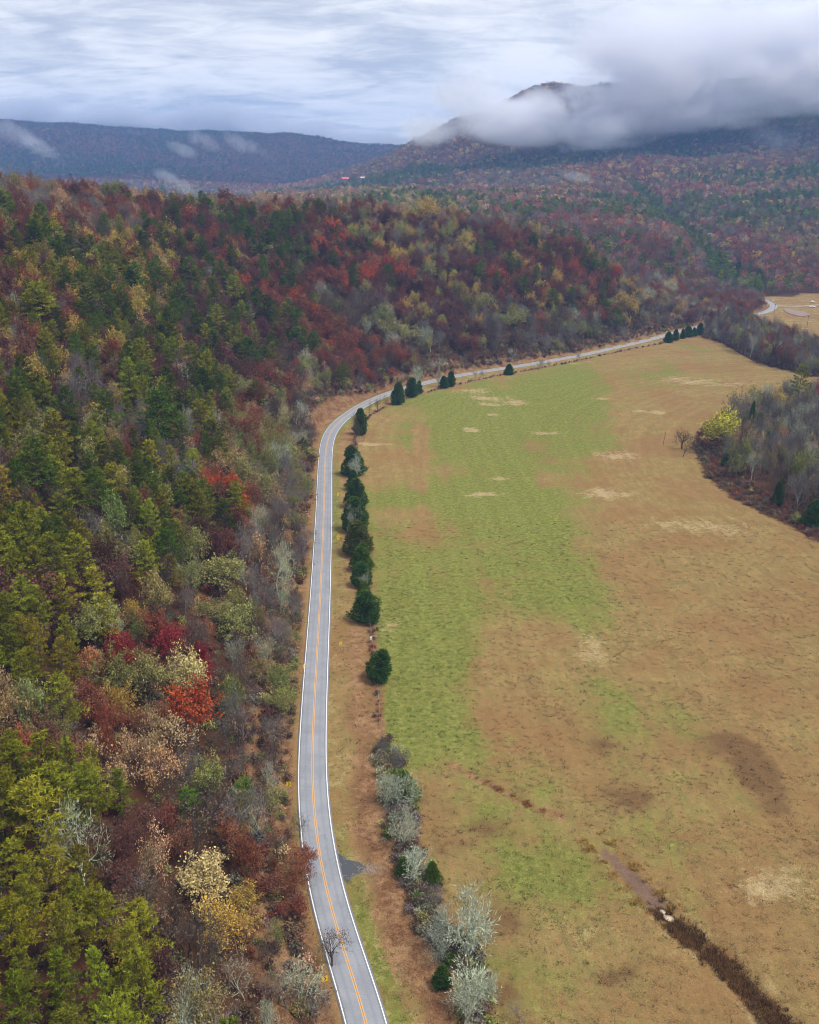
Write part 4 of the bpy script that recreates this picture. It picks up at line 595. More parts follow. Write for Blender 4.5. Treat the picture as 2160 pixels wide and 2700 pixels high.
def snag(seed, stubs):
    random.seed(seed); T, C = Shape(), Shape(); p = (0, 0, -.6)
    for i in range(8):
        q = (random.gauss(0, .12)*i*.3, random.gauss(0, .12)*i*.3, 14*(i+1)/8); T.tube(p, q, .42*(1-i/11), .42*(1-(i+1)/11), 6, 0, .5); p = q
    for k in range(stubs):
        z = random.uniform(4, 13.6); az = random.uniform(0, 6.28); L = random.uniform(1.2, 5.0)*(1-.4*(z/14)); el = random.uniform(-.1, .6); d = (math.cos(az)*math.cos(el), math.sin(az)*math.cos(el), math.sin(el))
        a = (0, 0, z); b_ = (d[0]*L, d[1]*L, z+d[2]*L); C.tube(a, b_, .16, .06, 4, 0, .5)
        for _ in range(3): C.tube(tuple(a[c]+(b_[c]-a[c])*.7 for c in range(3)), (b_[0]+random.gauss(0, .9), b_[1]+random.gauss(0, .9), b_[2]+random.uniform(0, 1.2)), .06, .02, 3, 0, .5)
    return T, C
proto('snag', [snag(140, 12), snag(143, 22)], M_TWIG)
0 and proto('snag', [broadleaf(140, (9, 2), 0, .3, .93, .12, .09, .2, (.8, 1.4)), broadleaf(143, (9, 3, 2), 0, .3, .75, .2, .09, .15, (.8, 1.3))], M_TWIG)
proto('far_leafy', [far_broad(160+i) for i in range(4)], M_LEAF)
proto('far_bare', [far_broad(170+i, 210, 1.3, True) for i in range(3)], M_TWIG)
proto('far_pine', [pine(180+i, 26, 2, 3.4, .25, 1.3, .6, 7) for i in range(3)], M_LEAF)
proto('bush', [broadleaf(190+i, (7, 5, 4), 2 if i else .4, .55, .08, .25, .07, .1, (.5, 1.2), .5) for i in range(3)], M_LEAF)

# colour of leaves (or twigs) and bark by stand letter
PAL = {'U': (.42, .39, .05), 'P': (.215, .22, .02), 'Q': (.098, .132, .015), 'C': (.062, .118, .022), 'D': (.085, .14, .016), 'E': (.10, .11, .02), 'F': (.10, .21, .012),
       'G': (.165, .135, .115), 'B': (.16, .105, .07), 'L': (.30, .31, .205), 'S': (.045, .035, .03),
       'M': (.135, .062, .048), 'R': (.23, .082, .045), 'X': (.26, .034, .036), 'O': (.40, .085, .026), 'Y': (.43, .30, .07), 'V': (.25, .24, .08), 'T': (.44, .29, .15), 'H': (.60, .27, .12), 'W': (.52, .44, .18)}
BARK = {'P': (.13, .09, .065), 'Q': (.12, .09, .07), 'C': (.13, .10, .08), 'G': (.24, .22, .2), 'B': (.13, .10, .08), 'L': (.50, .54, .39), 'S': (.045, .035, .03), 'V': (.24, .22, .17), 'W': (.5, .46, .38), 'Y': (.3, .27, .2)}
KIND = {'P': 'pine', 'Q': 'pine', 'C': 'cedar', 'D': 'cedar', 'E': 'cedar', 'F': 'cedar', 'G': 'bare', 'B': 'bare', 'L': 'bare', 'S': 'snag', 'W': 'sparse', 'T': 'sparse'}
NAME = {'spread': 'bare_tree', 'pine': 'pine_tree', 'cedar': 'cedar_tree', 'bare': 'bare_tree', 'snag': 'dead_tree', 'leafy': 'leafy_tree', 'sparse': 'leafy_tree'}
WORD = {'P': 'olive pine', 'Q': 'dark pine', 'C': 'dark cedar', 'G': 'grey bare tree', 'B': 'brown bare tree', 'L': 'pale bare tree', 'M': 'maroon tree', 'R': 'russet tree', 'X': 'crimson tree',
        'O': 'orange red tree', 'Y': 'yellow tree', 'V': 'olive oak', 'T': 'tan tree', 'H': 'peach tree', 'W': 'straw tree'}
GROUP = {'pine': 'pines in the woods', 'cedar': 'cedars in the woods', 'bare': 'bare trees in the woods', 'leafy': 'trees with autumn leaves in the woods', 'sparse': 'trees with autumn leaves in the woods'}
def jitter(c, k=.2):
    a = random.gauss(1, k); return [max(x*a*random.gauss(1, k*.4), .004) for x in c]
def plant(kind, key, x, y, h, w, label, group, variant=None, tint=None, rot=None, z=None):
    P = PROTO[kind]; tm, cm, _ = P[random.randrange(len(P)) if variant is None else variant % len(P)]
    root = bpy.data.objects.new(NAME[kind], None); COL.objects.link(root); root.empty_display_size = 1
    root.location = (x, y, float(z_at(x, y)) if z is None else z); root.rotation_euler = (0, 0, random.uniform(0, 6.28) if rot is None else rot)
    if kind == 'cedar': root.rotation_euler = (random.gauss(0, .06), random.gauss(0, .06), root.rotation_euler[2])
    root.scale = (w/10, w/10*(random.uniform(.85, 1.12) if kind == 'cedar' else 1), h/14)
    tag(root, label, 'tree', group)
    tint = tint or jitter(PAL[key]); bark = jitter(BARK.get(key, (.17, .14, .115)), .1)
    for nm, me in (('trunk', tm), ('crown', cm)):
        o = bpy.data.objects.new(nm, me); COL.objects.link(o); o.parent = root; o['tint'] = tint; o['bark'] = bark
    return root

# ---------------------------------------------------------------- where the woods stand
DEF_HILL = {'P': .2, 'Q': .14, 'M': .24, 'R': .14, 'Y': .05, 'V': .06, 'B': .1, 'G': .07}
DEF_RIDGE = {'T': .24, 'G': .26, 'R': .16, 'Y': .1, 'V': .12, 'M': .12}
DEF_MID = {'G': .30, 'M': .12, 'B': .13, 'R': .13, 'T': .1, 'Y': .07, 'V': .11, 'C': .04}
DEF_FAR = {'M': .34, 'G': .16, 'B': .14, 'R': .16, 'V': .08, 'Q': .12}
STAND_GREEN = {'Q': .55, 'C': .2, 'V': .12, 'G': .13}
STAND_RUST = {'R': .38, 'T': .2, 'M': .16, 'Y': .12, 'B': .14}
STAND_GREY = {'G': .55, 'B': .2, 'V': .1, 'T': .1, 'M': .05}
COPSE_TIP = {'V': .2, 'B': .35, 'G': .28, 'C': .07, 'T': .1}
COPSE_MIX = {'G': .6, 'B': .2, 'L': .08, 'T': .05, 'C': .04, 'V': .03}
LINE_MIX = {'G': .4, 'B': .3, 'R': .1, 'V': .12, 'M': .08}
def scatter(x0, x1, y0, y1, step):
    gx = np.arange(x0, x1, step); gy = np.arange(y0, y1, step); a, b_ = np.meshgrid(gx, gy)
    a = a.ravel() + rng.uniform(-.48, .48, a.size)*step; b_ = b_.ravel() + rng.uniform(-.48, .48, b_.size)*step
    return a, b_
CP, SP = math.cos(R(19.52)), math.sin(R(19.52)); FOC = .5/math.tan(R(28))
def place(x, y, z):
    """position in the photograph, fractions across and down, and depth"""
    dz = z-120.0; dep = y*CP-dz*SP; v = y*SP+dz*CP
    return .5+FOC*x/dep*1.25, .5-FOC*v/dep, dep
def seen(x, y, z, slack=7.0):
    ok = np.ones(x.shape, bool)
    for t in np.linspace(.12, .97, 34):
        ok &= z_at(x*t, y*t) < 120+(z-120)*t + slack
    return ok
bands = [(-330, 420, 62, 1010, 5.0), (-800, 900, 800, 2000, 9.6), (-1500, 1700, 2000, 3300, 12.5), (-2600, 1500, 3300, 5600, 16.0)]
TR = []
for bi, (x0, x1, y0, y1, st) in enumerate(bands):
    x, y = scatter(x0, x1, y0, y1, st)
    d, sd, _ = poly_dist(x, y, ROAD_FULL)
    onhill = (sd > 0) & (y < 1015)
    out_ = ~point_in_poly(x, y, FLOOR) & (y > 830)
    cop = point_in_poly(x, y, COPSE); tl = point_in_poly(x, y, TREELINE)
    margin = np.interp(y, [90, 150, 200, 300, 400, 440, 470, 500, 540, 600, 900], [4.9, 4.9, 5.4, 5.6, 5.0, 6.0, 14, 14, 8.5, 8, 7.5])
    cpd, _, _ = poly_dist(x, y, COPSE + [COPSE[0]]); cop &= cpd > 7
    ok = (onhill & (d > margin + rng.uniform(0, 1.5, x.size))) | (out_ & ~onhill & (d > 9)) | cop | tl
    ok &= ~point_in_poly(x, y, PARKING)
    for hx_, hy_ in HOUSES: ok &= ~((np.abs(x-hx_) < 15) & (y > hy_-75) & (y < hy_+14))
    if bi == 0: ok &= onhill | cop | tl | (y < 900)
    if bi == 1: ok &= ~(onhill & (y < 1000) & (x < 420)) & ~cop & ~tl
    z = z_at(x, y)
    px, py, dep = place(x, y, z+8)
    ok &= (px > -.12) & (px < 1.12) & (py > -.1) & (py < 1.14) & (dep > 20)
    x, y, z, cop, tl, onhill, dep, px, py = (q[ok] for q in (x, y, z, cop, tl, onhill, dep, px, py))
    vis = seen(x, y, z+10)
    x, y, z, cop, tl, onhill, dep, px, py = (q[vis] for q in (x, y, z, cop, tl, onhill, dep, px, py))
    # the stand each tree belongs to
    wx = x + fbm(x, y, 40, 31, 2)*26; wy = y + fbm(x, y, 40, 32, 2)*30
    rdg, rsd, _ = poly_dist(x, y, [(a, b) for a, b, c in RIDGE])
    best = np.full(x.size, 1.35); which = np.full(x.size, -1)
    for k, (cx, cy_, rx, ry, mx) in enumerate(PATCH):
        q = ((wx-cx)/rx)**2 + ((wy-cy_)/ry)**2
        u = q < best; best = np.where(u, q, best); which = np.where(u, k, which)
    which = np.where((onhill == 1) & ((rdg < 16) | (rsd > 0)) & (z > 62), -1, which)
    st1 = fbm(x*.6, y, 300, 91, 3); st2 = fbm(x, y*.7, 190, 92, 3); gd_, _, _ = poly_dist(x, y, GULLY)
    for i in range(x.size):
        far_mix = STAND_GREEN if st1[i] > .1 or gd_[i] < 16 else STAND_RUST if st2[i] > .09 else STAND_GREY if st2[i] < -.07 else DEF_MID
        mx = COPSE_TIP if cop[i] and x[i] < 172 else COPSE_MIX if cop[i] else LINE_MIX if tl[i] else PATCH[which[i]][4] if which[i] >= 0 and (bi == 0 or (gd_[i] > 16 and random.random() < .6)) else (DEF_RIDGE if (rdg[i] < 24 or rsd[i] > 0) and y[i] < 1000 else DEF_HILL) if onhill[i] else far_mix if y[i] < 3300 or st1[i] > .1 else DEF_FAR
        key = random.choices(list(mx), list(mx.values()))[0]
        if key == 'P' and y[i] > 215 and random.random() < .55: key = 'Q'
        if bi == 0 and y[i] > 215 and key in 'PQ' and random.random() < .24: key = random.choice('MBGRVTBG')
        if bi == 0 and key in 'GB' and random.random() < .08: key = 'L'
        if bi == 0 and y[i] > 430 and onhill[i] and key in 'VY' and random.random() < .45: key = random.choice('MRMB')
        if bi in (1, 2) and key == 'M' and random.random() < .55: key = random.choice('GGBVRT')
        if key == 'O' and random.random() < .35: key = 'M'
        kind = KIND.get(key, 'leafy')
        if kind == 'cedar': h, w = random.uniform(6, 10), random.uniform(3.5, 5.5)
        elif kind == 'pine': h, w = random.uniform(11.5, 17), random.uniform(5.6, 7.8)
        elif kind == 'bare': h, w = random.uniform(9, 14), random.uniform(6.5, 9.5)
        else: h, w = random.uniform(8.5, 13.5), random.uniform(6, 9.5)
        if cop[i] or tl[i]: h *= 1.25; w *= 1.1
        if bi == 0 and onhill[i]:
            k = float(np.interp(y[i], [110, 250, 480, 900], [.9, 1.06, 1.22, 1.36])); kk_ = k*math.exp(random.gauss(-.03, .2)); w *= kk_; h *= kk_**.6
            if random.random() > k**-1.45: continue
        if bi == 0 and onhill[i] and z[i] < 5: h *= .72; w *= .85
        if bi >= 1: w *= random.choice((1.15, 1.35, 1.7)); h *= random.uniform(.9, 1.3)
        if bi >= 2: w *= 1.2; h *= 1.05
        if bi == 3: w *= 1.2
        TR.append((bi, kind, key, x[i], y[i], z[i], h, w, px[i], py[i], dep[i]))
# the single trees that stand out, by hand
random.seed(77)
taken = []
for kind, key, x, y, h, w, lb, gp in FLAT + HILL:
    plant(kind, key, x, y, h, w*(1.12 if kind == 'leafy' else 1), lb, gp, variant=random.choice((1, 2, 4, 5)) if kind == 'leafy' else None, tint=jitter(PAL[key], .05)); taken.append((x, y, w*.5))
tk = np.array(taken)
def free(t):
    return not np.any(np.hypot(tk[:, 0]-t[3], tk[:, 1]-t[4]) < tk[:, 2]+1.2)
TR = [t for t in TR if t[0] > 0 or free(t)]
near = [t for t in TR if t[0] == 0]
QUOTA = {'pine': 280, 'cedar': 60, 'bare': 270, 'leafy': 280, 'sparse': 60}
single, rest = [], []
for kind, n in QUOTA.items():
    L = sorted((t for t in near if t[1] == kind), key=lambda t: -t[7]*t[6]/t[10]**2 * (1 if -.01 < t[8] < 1.01 and 0 < t[9] < 1.02 else .01))
    single += L[:n]; rest += L[n:]
used = set()
# named landmarks of the slope, as seen from the camera, that the other trees are told apart by
MARKS = []
for kind, key, x, y, h, w, lb, gp in HILL + FLAT:
    if lb in SHORT:
        px, py, dep = place(x, y, float(z_at(x, y)) + h*.6); MARKS.append((px, py, SHORT[lb]))
for x, y, nm in ((-39, 440, 'road bend'), (-16, 141, 'driveway stub'), (118, 425, 'copse tip')):
    px, py, dep = place(x, y, 0.0); MARKS.append((px, py, nm))
def bearing(dx, dy):
    far_ = math.hypot(dx, dy*1.25)
    if abs(dy) > 2.2*abs(dx): w_ = 'below' if dy > 0 else 'above'
    elif abs(dx) > 2.2*abs(dy): w_ = 'right of' if dx > 0 else 'left of'
    else: w_ = ('below' if dy > 0 else 'above') + (' and right of' if dx > 0 else ' and left of')
    return ('just ' if far_ < .05 else '' if far_ < .12 else 'well ' if far_ < .22 else 'far ') + w_
SP_ = np.array([(t[8], t[9]) for t in single])
for i, t in enumerate(single):
    _, kind, key, x, y, z, h, w, px, py, dep = t
    size = {'pine': (12.8, 15.5), 'cedar': (7, 9), 'bare': (10.2, 12.8), 'leafy': (9.6, 12), 'sparse': (9.6, 12)}[kind]
    sz = 'small' if h < size[0] else 'tall' if h > size[1] else 'middling'
    o_ = np.argsort((SP_[:, 0]-px)**2 + ((SP_[:, 1]-py)*1.25)**2)[1:9]
    nb = []
    for j in o_:
        if single[j][2] != key and single[j][2] not in nb: nb.append(single[j][2])
    near_m = sorted(MARKS, key=lambda q: math.hypot(q[0]-px, (q[1]-py)*1.25))[:7]
    done = False
    for q in near_m:
        at_ = f'{bearing(px-q[0], py-q[1])} the {q[2]}'
        for tail in [f'beside a {WORD[a_]}' for a_ in nb[:2]] + [f'between a {WORD[a_]} and a {WORD[b_]}' for a_ in nb[:3] for b_ in nb[:3] if a_ != b_] + [f'near a {WORD[a_]}' for a_ in nb[2:4]] + ['in the thick of its kind']:
            lb = f'{sz} {WORD[key]} {tail}, {at_}'
            if lb not in used and len(lb.split()) <= 16: done = True; break
        if not done: lb = f'{sz} {WORD[key]} {at_}'
        if done: break
    used.add(lb)
    plant(kind, key, x, y, h, w, lb, GROUP[kind], z=z)

def woods(name, kinds, pts, label):
    """one object: tree points and a node group that stands a tree on each"""
    col = bpy.data.collections.new(name + '_kinds'); n = 0; index = {}
    for k in kinds:
        for j, (_, _, me) in enumerate(PROTO[k]):
            o = bpy.data.objects.new(f'{name}_kind_{n:02d}', me); col.objects.link(o); index.setdefault(k, []).append(n); n += 1
    me = bpy.data.meshes.new(name); me.vertices.add(len(pts)); P = np.array([p[1:4] for p in pts], np.float32); me.vertices.foreach_set('co', P.ravel())
    A = lambda nm, ty: me.attributes.new(nm, ty, 'POINT')
    A('pick', 'INT').data.foreach_set('value', np.array([random.choice(index[p[0]]) for p in pts], np.int32))
    A('spin', 'FLOAT_VECTOR').data.foreach_set('vector', np.array([(random.gauss(0, .03), random.gauss(0, .03), random.uniform(0, 6.28)) for p in pts], np.float32).ravel())
    A('size', 'FLOAT_VECTOR').data.foreach_set('vector', np.array([(p[5]/10, p[5]/10, p[4]/14) for p in pts], np.float32).ravel())
    A('tint', 'FLOAT_VECTOR').data.foreach_set('vector', np.array([p[6] for p in pts], np.float32).ravel())
    A('bark', 'FLOAT_VECTOR').data.foreach_set('vector', np.array([p[7] for p in pts], np.float32).ravel())
    ng = bpy.data.node_groups.new(name, 'GeometryNodeTree')
    ng.interface.new_socket('Geometry', in_out='INPUT', socket_type='NodeSocketGeometry'); ng.interface.new_socket('Geometry', in_out='OUTPUT', socket_type='NodeSocketGeometry')
    gi, go = ng.nodes.new('NodeGroupInput'), ng.nodes.new('NodeGroupOutput')
    ci = ng.nodes.new('GeometryNodeCollectionInfo'); ci.inputs['Collection'].default_value = col; ci.inputs['Separate Children'].default_value = True; ci.inputs['Reset Children'].default_value = True
    ip = ng.nodes.new('GeometryNodeInstanceOnPoints'); ip.inputs['Pick Instance'].default_value = True
    def na_(nm, ty):
        q = ng.nodes.new('GeometryNodeInputNamedAttribute'); q.data_type = ty; q.inputs[0].default_value = nm; return q.outputs[0]
    L = ng.links.new
    L(gi.outputs[0], ip.inputs['Points']); L(ci.outputs[0], ip.inputs['Instance']); L(na_('pick', 'INT'), ip.inputs['Instance Index'])
    L(na_('spin', 'FLOAT_VECTOR'), ip.inputs['Rotation']); L(na_('size', 'FLOAT_VECTOR'), ip.inputs['Scale']); L(ip.outputs[0], go.inputs[0])
    o = tag(link(name, me), label, kind='stuff'); md = o.modifiers.new('plants', 'NODES'); md.node_group = ng
    return o
def pt(kind, key, x, y, z, h, w, k=.16, m_=1.0): return (kind, x, y, z, h, w, [q*m_ for q in jitter(PAL[key], k)], jitter(BARK.get(key, (.17, .14, .115)), .1))
for nm, ks, lb in (('pine_woods', ('pine',), 'the many smaller pines of the near slope'), ('bare_woods', ('bare',), 'the many smaller leafless trees of the near slope and copse'),
                   ('leafy_woods', ('leafy', 'sparse'), 'the many smaller autumn leaved trees of the near slope'), ('cedar_woods', ('cedar',), 'the many smaller cedars of the near slope')):
    pts = [pt(t[1], t[2], *t[3:8]) for t in rest if t[1] in ks]
    if pts: woods(nm, ks, pts, lb)
FARK = {'pine': 'far_pine', 'cedar': 'far_pine', 'bare': 'far_bare', 'leafy': 'far_leafy', 'sparse': 'far_leafy'}
woods('distant_woods', ('far_pine', 'far_bare', 'far_leafy'), [pt(FARK[t[1]], t[2], *t[3:8], .22, (.75 if t[0] == 3 else 1.0) if t[2] in 'YTVW' else (.8 if t[0] == 3 else 1.35)) for t in TR if t[0] > 0], 'autumn woods covering the valley and mountains beyond the near slope')
# undergrowth: brush along the wood's edge by the road, on the woodland floor and round the copse
pts = []
x, y = scatter(-150, 260, 85, 800, 2.3); d, sd, _ = poly_dist(x, y, ROAD_FULL); z = z_at(x, y)
cd, _, _ = poly_dist(x, y, COPSE + [COPSE[0]]); cin = point_in_poly(x, y, COPSE); tin = point_in_poly(x, y, TREELINE)
px, py, dep = place(x, y, z)
margin = np.interp(y, [90, 150, 300, 400, 440, 470, 500, 540, 900], [4.6, 5.2, 5.2, 4.8, 6.0, 13, 13, 7.5, 6.5])
for i in range(x.size):
    if not (-.05 < px[i] < 1.05 and py[i] < 1.08): continue
    if sd[i] > 0 and margin[i] < d[i] < 60:
        if random.random() > (.95 if d[i] < 14 else .6): continue
        key = random.choices('GBVRTM', (.14, .4, .22, .1, .06, .08))[0]; h = random.uniform(1.2, 3.4)
    elif (cin[i] and cd[i] < 12) or (cd[i] < 3.2 and x[i] < 230) or tin[i]:
        key = random.choices('RBGVM', (.2, .45, .2, .1, .05))[0]; h = random.uniform(1.0, 2.4)
    else: continue
    pts.append(pt('bush', key, x[i], y[i], z[i], h, h*random.uniform(1.0, 1.7), .2))
# low brush on the fence line and rank growth in the ditch
for (ax, ay), (bx, by) in zip(FENCE[:-1], FENCE[1:]):
    L = math.hypot(bx-ax, by-ay)
    for _ in range(int(L/1.1)):
        t = random.random(); x_, y_ = ax+(bx-ax)*t+random.gauss(0, .5), ay+(by-ay)*t+random.gauss(0, .6)
        if 185 < y_ < 225 and random.random() < .5: continue
        key = random.choices('RBGV', (.3, .4, .2, .1))[0]; h = random.uniform(.5, 1.5); pts.append(pt('bush', key, x_, y_, float(z_at(x_, y_)), h, h*1.4, .2))
for (ax, ay), (bx, by) in zip(THICKET[:-1], THICKET[1:]):
    L = math.hypot(bx-ax, by-ay)
    for _ in range(int(L*5)):
        t = random.random(); x_, y_ = ax+(bx-ax)*t+random.gauss(0, 1.5), ay+(by-ay)*t+random.gauss(0, 1.2)
        key = random.choices('GBVLD', (.4, .25, .14, .15, .06))[0]; h = random.uniform(.8, 2.6); pts.append(pt('bush', key, x_, y_, float(z_at(x_, y_)), h, h*random.uniform(1.1, 1.7), .2))
woods('undergrowth', ('bush',), pts, 'brush and saplings under the trees and along the fence')

# ---------------------------------------------------------------- rank grass: tufts in the field, on the verges and in the ditch
random.seed(5)
tl_ = []
for i in range(4):
    s = Shape()
    for _ in range(16 if i < 3 else 26):
        a = random.uniform(0, 6.28); r = random.random()**.6*.45; e = unit((math.cos(a)*.6+random.gauss(0, .25), math.sin(a)*.6+random.gauss(0, .25), random.uniform(.35, 1.0)))
        s.blade((math.cos(a)*r, math.sin(a)*r, -.02), e, random.uniform(.25, .6), .10, 1, random.random())
    P = np.array(s.v); s.v = [(x*10, y*10, z*14/.5) for x, y, z in s.v]; tl_.append((Shape(), s))
proto('tuft', tl_, M_LEAF)
pts = []
x, y = scatter(-30, 190, 88, 330, .95)
keep = rng.random(x.size) < np.interp(y, [90, 200, 330], [.8, .5, .2]); x, y = x[keep], y[keep]
d, sd, _ = poly_dist(x, y, ROAD_FULL); z = z_at(x, y); px, py, dep = place(x, y, z)
gi_ = np.clip(np.searchsorted(GX, x)-1, 0, len(GX)-1); gj = np.clip(np.searchsorted(GY, y)-1, 0, len(GY)-1)
gg, ss_, kk, li, wo_ = (q[gj, gi_] for q in (green, straw, dark, litter, wood)); nz = fbm(x, y, 9, 55, 4)
adr = np.array(APRON)
ok = (sd < 0) & (d > 3.7) & (px > -.03) & (px < 1.04) & (py < 1.06) & (wo_ < .3) & ~point_in_poly(x, y, APRON) & (nz + rng.uniform(-.25, .25, x.size) > -.06)
ddt, _, dpt = poly_dist(x, y, DITCH); ok &= ~((ddt < 1.6) & (dpt > 44) & (dpt < 65))
for i in np.nonzero(ok)[0]:
    g_ = gg[i] + nz[i]*1.6 + random.gauss(0, .12)
    if kk[i] + nz[i] > .45: c_ = (.16, .105, .05)
    elif li[i] > .5: c_ = (.24, .12, .06)
    elif g_ > .5: c_ = (.14, .165, .045)
    elif ss_[i] > .4: c_ = (.42, .33, .17)
    else: c_ = (.24, .165, .08)
    h = random.uniform(.18, .42); pts.append(('tuft', x[i], y[i], z[i], h, random.uniform(.7, 1.3), jitter(c_, .2), (.1, .1, .1)))
for k in range(8200):
    i = random.randrange(len(DITCH)-1); t = random.random(); (ax, ay), (bx, by) = DITCH[i], DITCH[i+1]
    x_, y_ = ax+(bx-ax)*t, ay+(by-ay)*t; _, _, p_ = poly_dist(np.array([x_]), np.array([y_]), DITCH); p_ = p_[0]
    dk = p_ > 64 + random.gauss(0, 1.5); rust = 16 < p_ < 32
    if math.sin(p_*1.7)+.6*math.sin(p_*.73+1)+random.gauss(0, .45) < (.55 if not dk else -.9): continue
    if not dk and not (rust and random.random() < .4) and (p_ < 42 or random.random() > .45): continue
    off = random.gauss(0, 1.05 if dk else .45) if (dk or rust) else random.choice((-1, 1))*(1.5+abs(random.gauss(0, 1.3)))
    dx, dy = bx-ax, by-ay; L = math.hypot(dx, dy); x_ += -dy/L*off; y_ += dx/L*off
    c_ = random.choice(((.15, .08, .038), (.10, .06, .035), (.24, .12, .045), (.28, .16, .06))) if dk else (.27, .125, .05) if rust else (.36, .21, .06)
    pts.append(('tuft', x_, y_, float(z_at(x_, y_)), random.uniform(.4, .95) if dk else random.uniform(.2, .5), random.uniform(.6, 1.1), jitter(c_, .2), (.1, .1, .1)))
woods('field_grass', ('tuft',), pts, 'dry and green grass tufts over the field, verge and ditch')

# ---------------------------------------------------------------- signs, poles, fence, stones
m_sign = plain('yellow_sheeting', (.95, .60, .0), .4, 0, .03); m_black = plain('black_sheeting', (.015, .015, .015), .5); m_alu = plain('bare_aluminium', (.42, .43, .44), .5, .3, .06)
m_post = plain('galvanised_steel', (.33, .34, .33), .55, .4); m_wood = plain('weathered_wood', (.22, .17, .12), .85, 0, .3, 2); m_pole = plain('dark_pole_wood', (.10, .075, .055), .9, 0, .25, 1)
def plate(pts, th=.012, m=0):
    """an upright plate in the xz plane facing -y"""
    s = Shape(); n = len(pts)
    s.poly([(x, -th, z) for x, z in pts], m); s.poly([(x, 0, z) for x, z in pts[::-1]], m)
    for i in range(n):
        (x0, z0), (x1, z1) = pts[i], pts[(i+1) % n]; s.poly([(x0, 0, z0), (x1, 0, z1), (x1, -th, z1), (x0, -th, z0)], m)
    return s
def rounded(w, h, r=.05, c=(0, 0)):
    out = []
    for cx, cz, a0 in ((w/2-r, h/2-r, 0), (-w/2+r, h/2-r, 90), (-w/2+r, -h/2+r, 180), (w/2-r, -h/2+r, 270)):
        for k in range(4): a = R(a0+k*30); out.append((c[0]+cx+r*math.cos(a), c[1]+cz+r*math.sin(a)))
    return out[::-1]
CHEV = [(-.17, .38), (-.02, .38), (.24, 0), (-.02, -.38), (-.17, -.38), (.09, 0)]
CH_A, CH_B = [(-.17, .38), (.09, 0), (.24, 0), (-.02, .38)], [(.09, 0), (-.17, -.38), (-.02, -.38), (.24, 0)]
SIGN_LB = ['yellow chevron sign on the rusty verge beside the road, well left of the fence scrub', 'yellow chevron sign among bare twigs near the lower border', 'narrow yellow marker sign beside a wooden brace post', 'yellow marker sign beside the row of cedars, above the diamond sign',
           'yellow diamond curve arrow sign with a small square plate below', 'grey back of a diamond sign on the wooded verge', 'small yellow marker at the wooded road edge below the bend', 'small yellow marker at the wooded road edge beside dark brush', 'yellow marker behind the touching cedar pair',
           'yellow chevron sign above the far field corner cedars', 'yellow marker just right of the far field corner sign', 'tiny yellow marker halfway along the far straight', 'yellow chevron sign at the far curve', 'yellow diamond sign at the far curve', 'pale sign back before the far curve']
ROT = [0, .35, 1.05, 1.1, .1, 0, 1.25, 1.3, 1.0, .3, 1.2, 1.1, .3, .1, .2]
for (kd, x, y), lb, rz in zip(SIGNS, SIGN_LB, ROT):
    root = bpy.data.objects.new('road_sign', None); COL.objects.link(root); root.location = (x, y, float(z_at(x, y))); root.rotation_euler = (0, 0, rz)
    tag(root, lb, 'road sign', 'signs along the road')
    k = 1.15 if y < 450 else 1.3
    pole = Shape(); pole.box((0, .03, 1.05*k), (.06, .045, 2.1*k)); pole.box((0, .0, 1.05*k), (.02, .03, 2.1*k)); link('post', pole.mesh('post', [m_post]), root)
    if kd in ('chevron', 'edge'):
        p = link('panel', plate(rounded(.78*k, .94*k, .06, (0, 2.05*k)), .015).mesh('panel', [m_sign]), root)
        s = Shape()
        for Q in (CH_A, CH_B): s.poly([(a*k, -.019, 2.05*k+b_*k*.92) for a, b_ in Q][::-1])
        link('chevron_mark', s.mesh('chevron_mark', [m_black]), p)
    elif kd == 'diamond':
        r_ = .64*k; c0 = 2.5*k
        p = link('panel', plate([(0, c0+r_), (r_, c0), (0, c0-r_), (-r_, c0)], .015).mesh('panel', [m_sign]), root)
        s = Shape(); f_ = lambda L: s.poly([(a*k, -.019, c0+b_*k) for a, b_ in L])
        f_([(-.12, -.3), (-.12, -.02), (-.02, -.02), (-.02, -.3)]); f_([(-.12, -.02), (.06, .16), (.13, .09), (-.02, -.02)]); f_([(.02, .26), (.26, .26), (.26, .02)])
        link('arrow_mark', s.mesh('arrow_mark', [m_black]), p)
        link('speed_plate', plate(rounded(.58*k, .58*k, .04, (0, c0-r_-.27*k)), .015).mesh('speed_plate', [m_sign]), root)
    else:
        r_ = .55*k; c0 = 2.1*k
        p = link('panel', plate([(0, c0+r_), (r_, c0), (0, c0-r_), (-r_, c0)], .015).mesh('panel', [m_alu]), root)
        s = Shape(); s.box((0, -.03, c0), (.05, .03, r_*1.5)); link('bracket', s.mesh('bracket', [m_post]), root)
POLE_LB = ['dark utility pole at the far curve beside the gravel side road', 'dark utility pole alone in the far meadow', 'short leaning pole left of the black snag', 'bare pole in rusty grass before the copse', 'dark pole right of another at the copse edge']
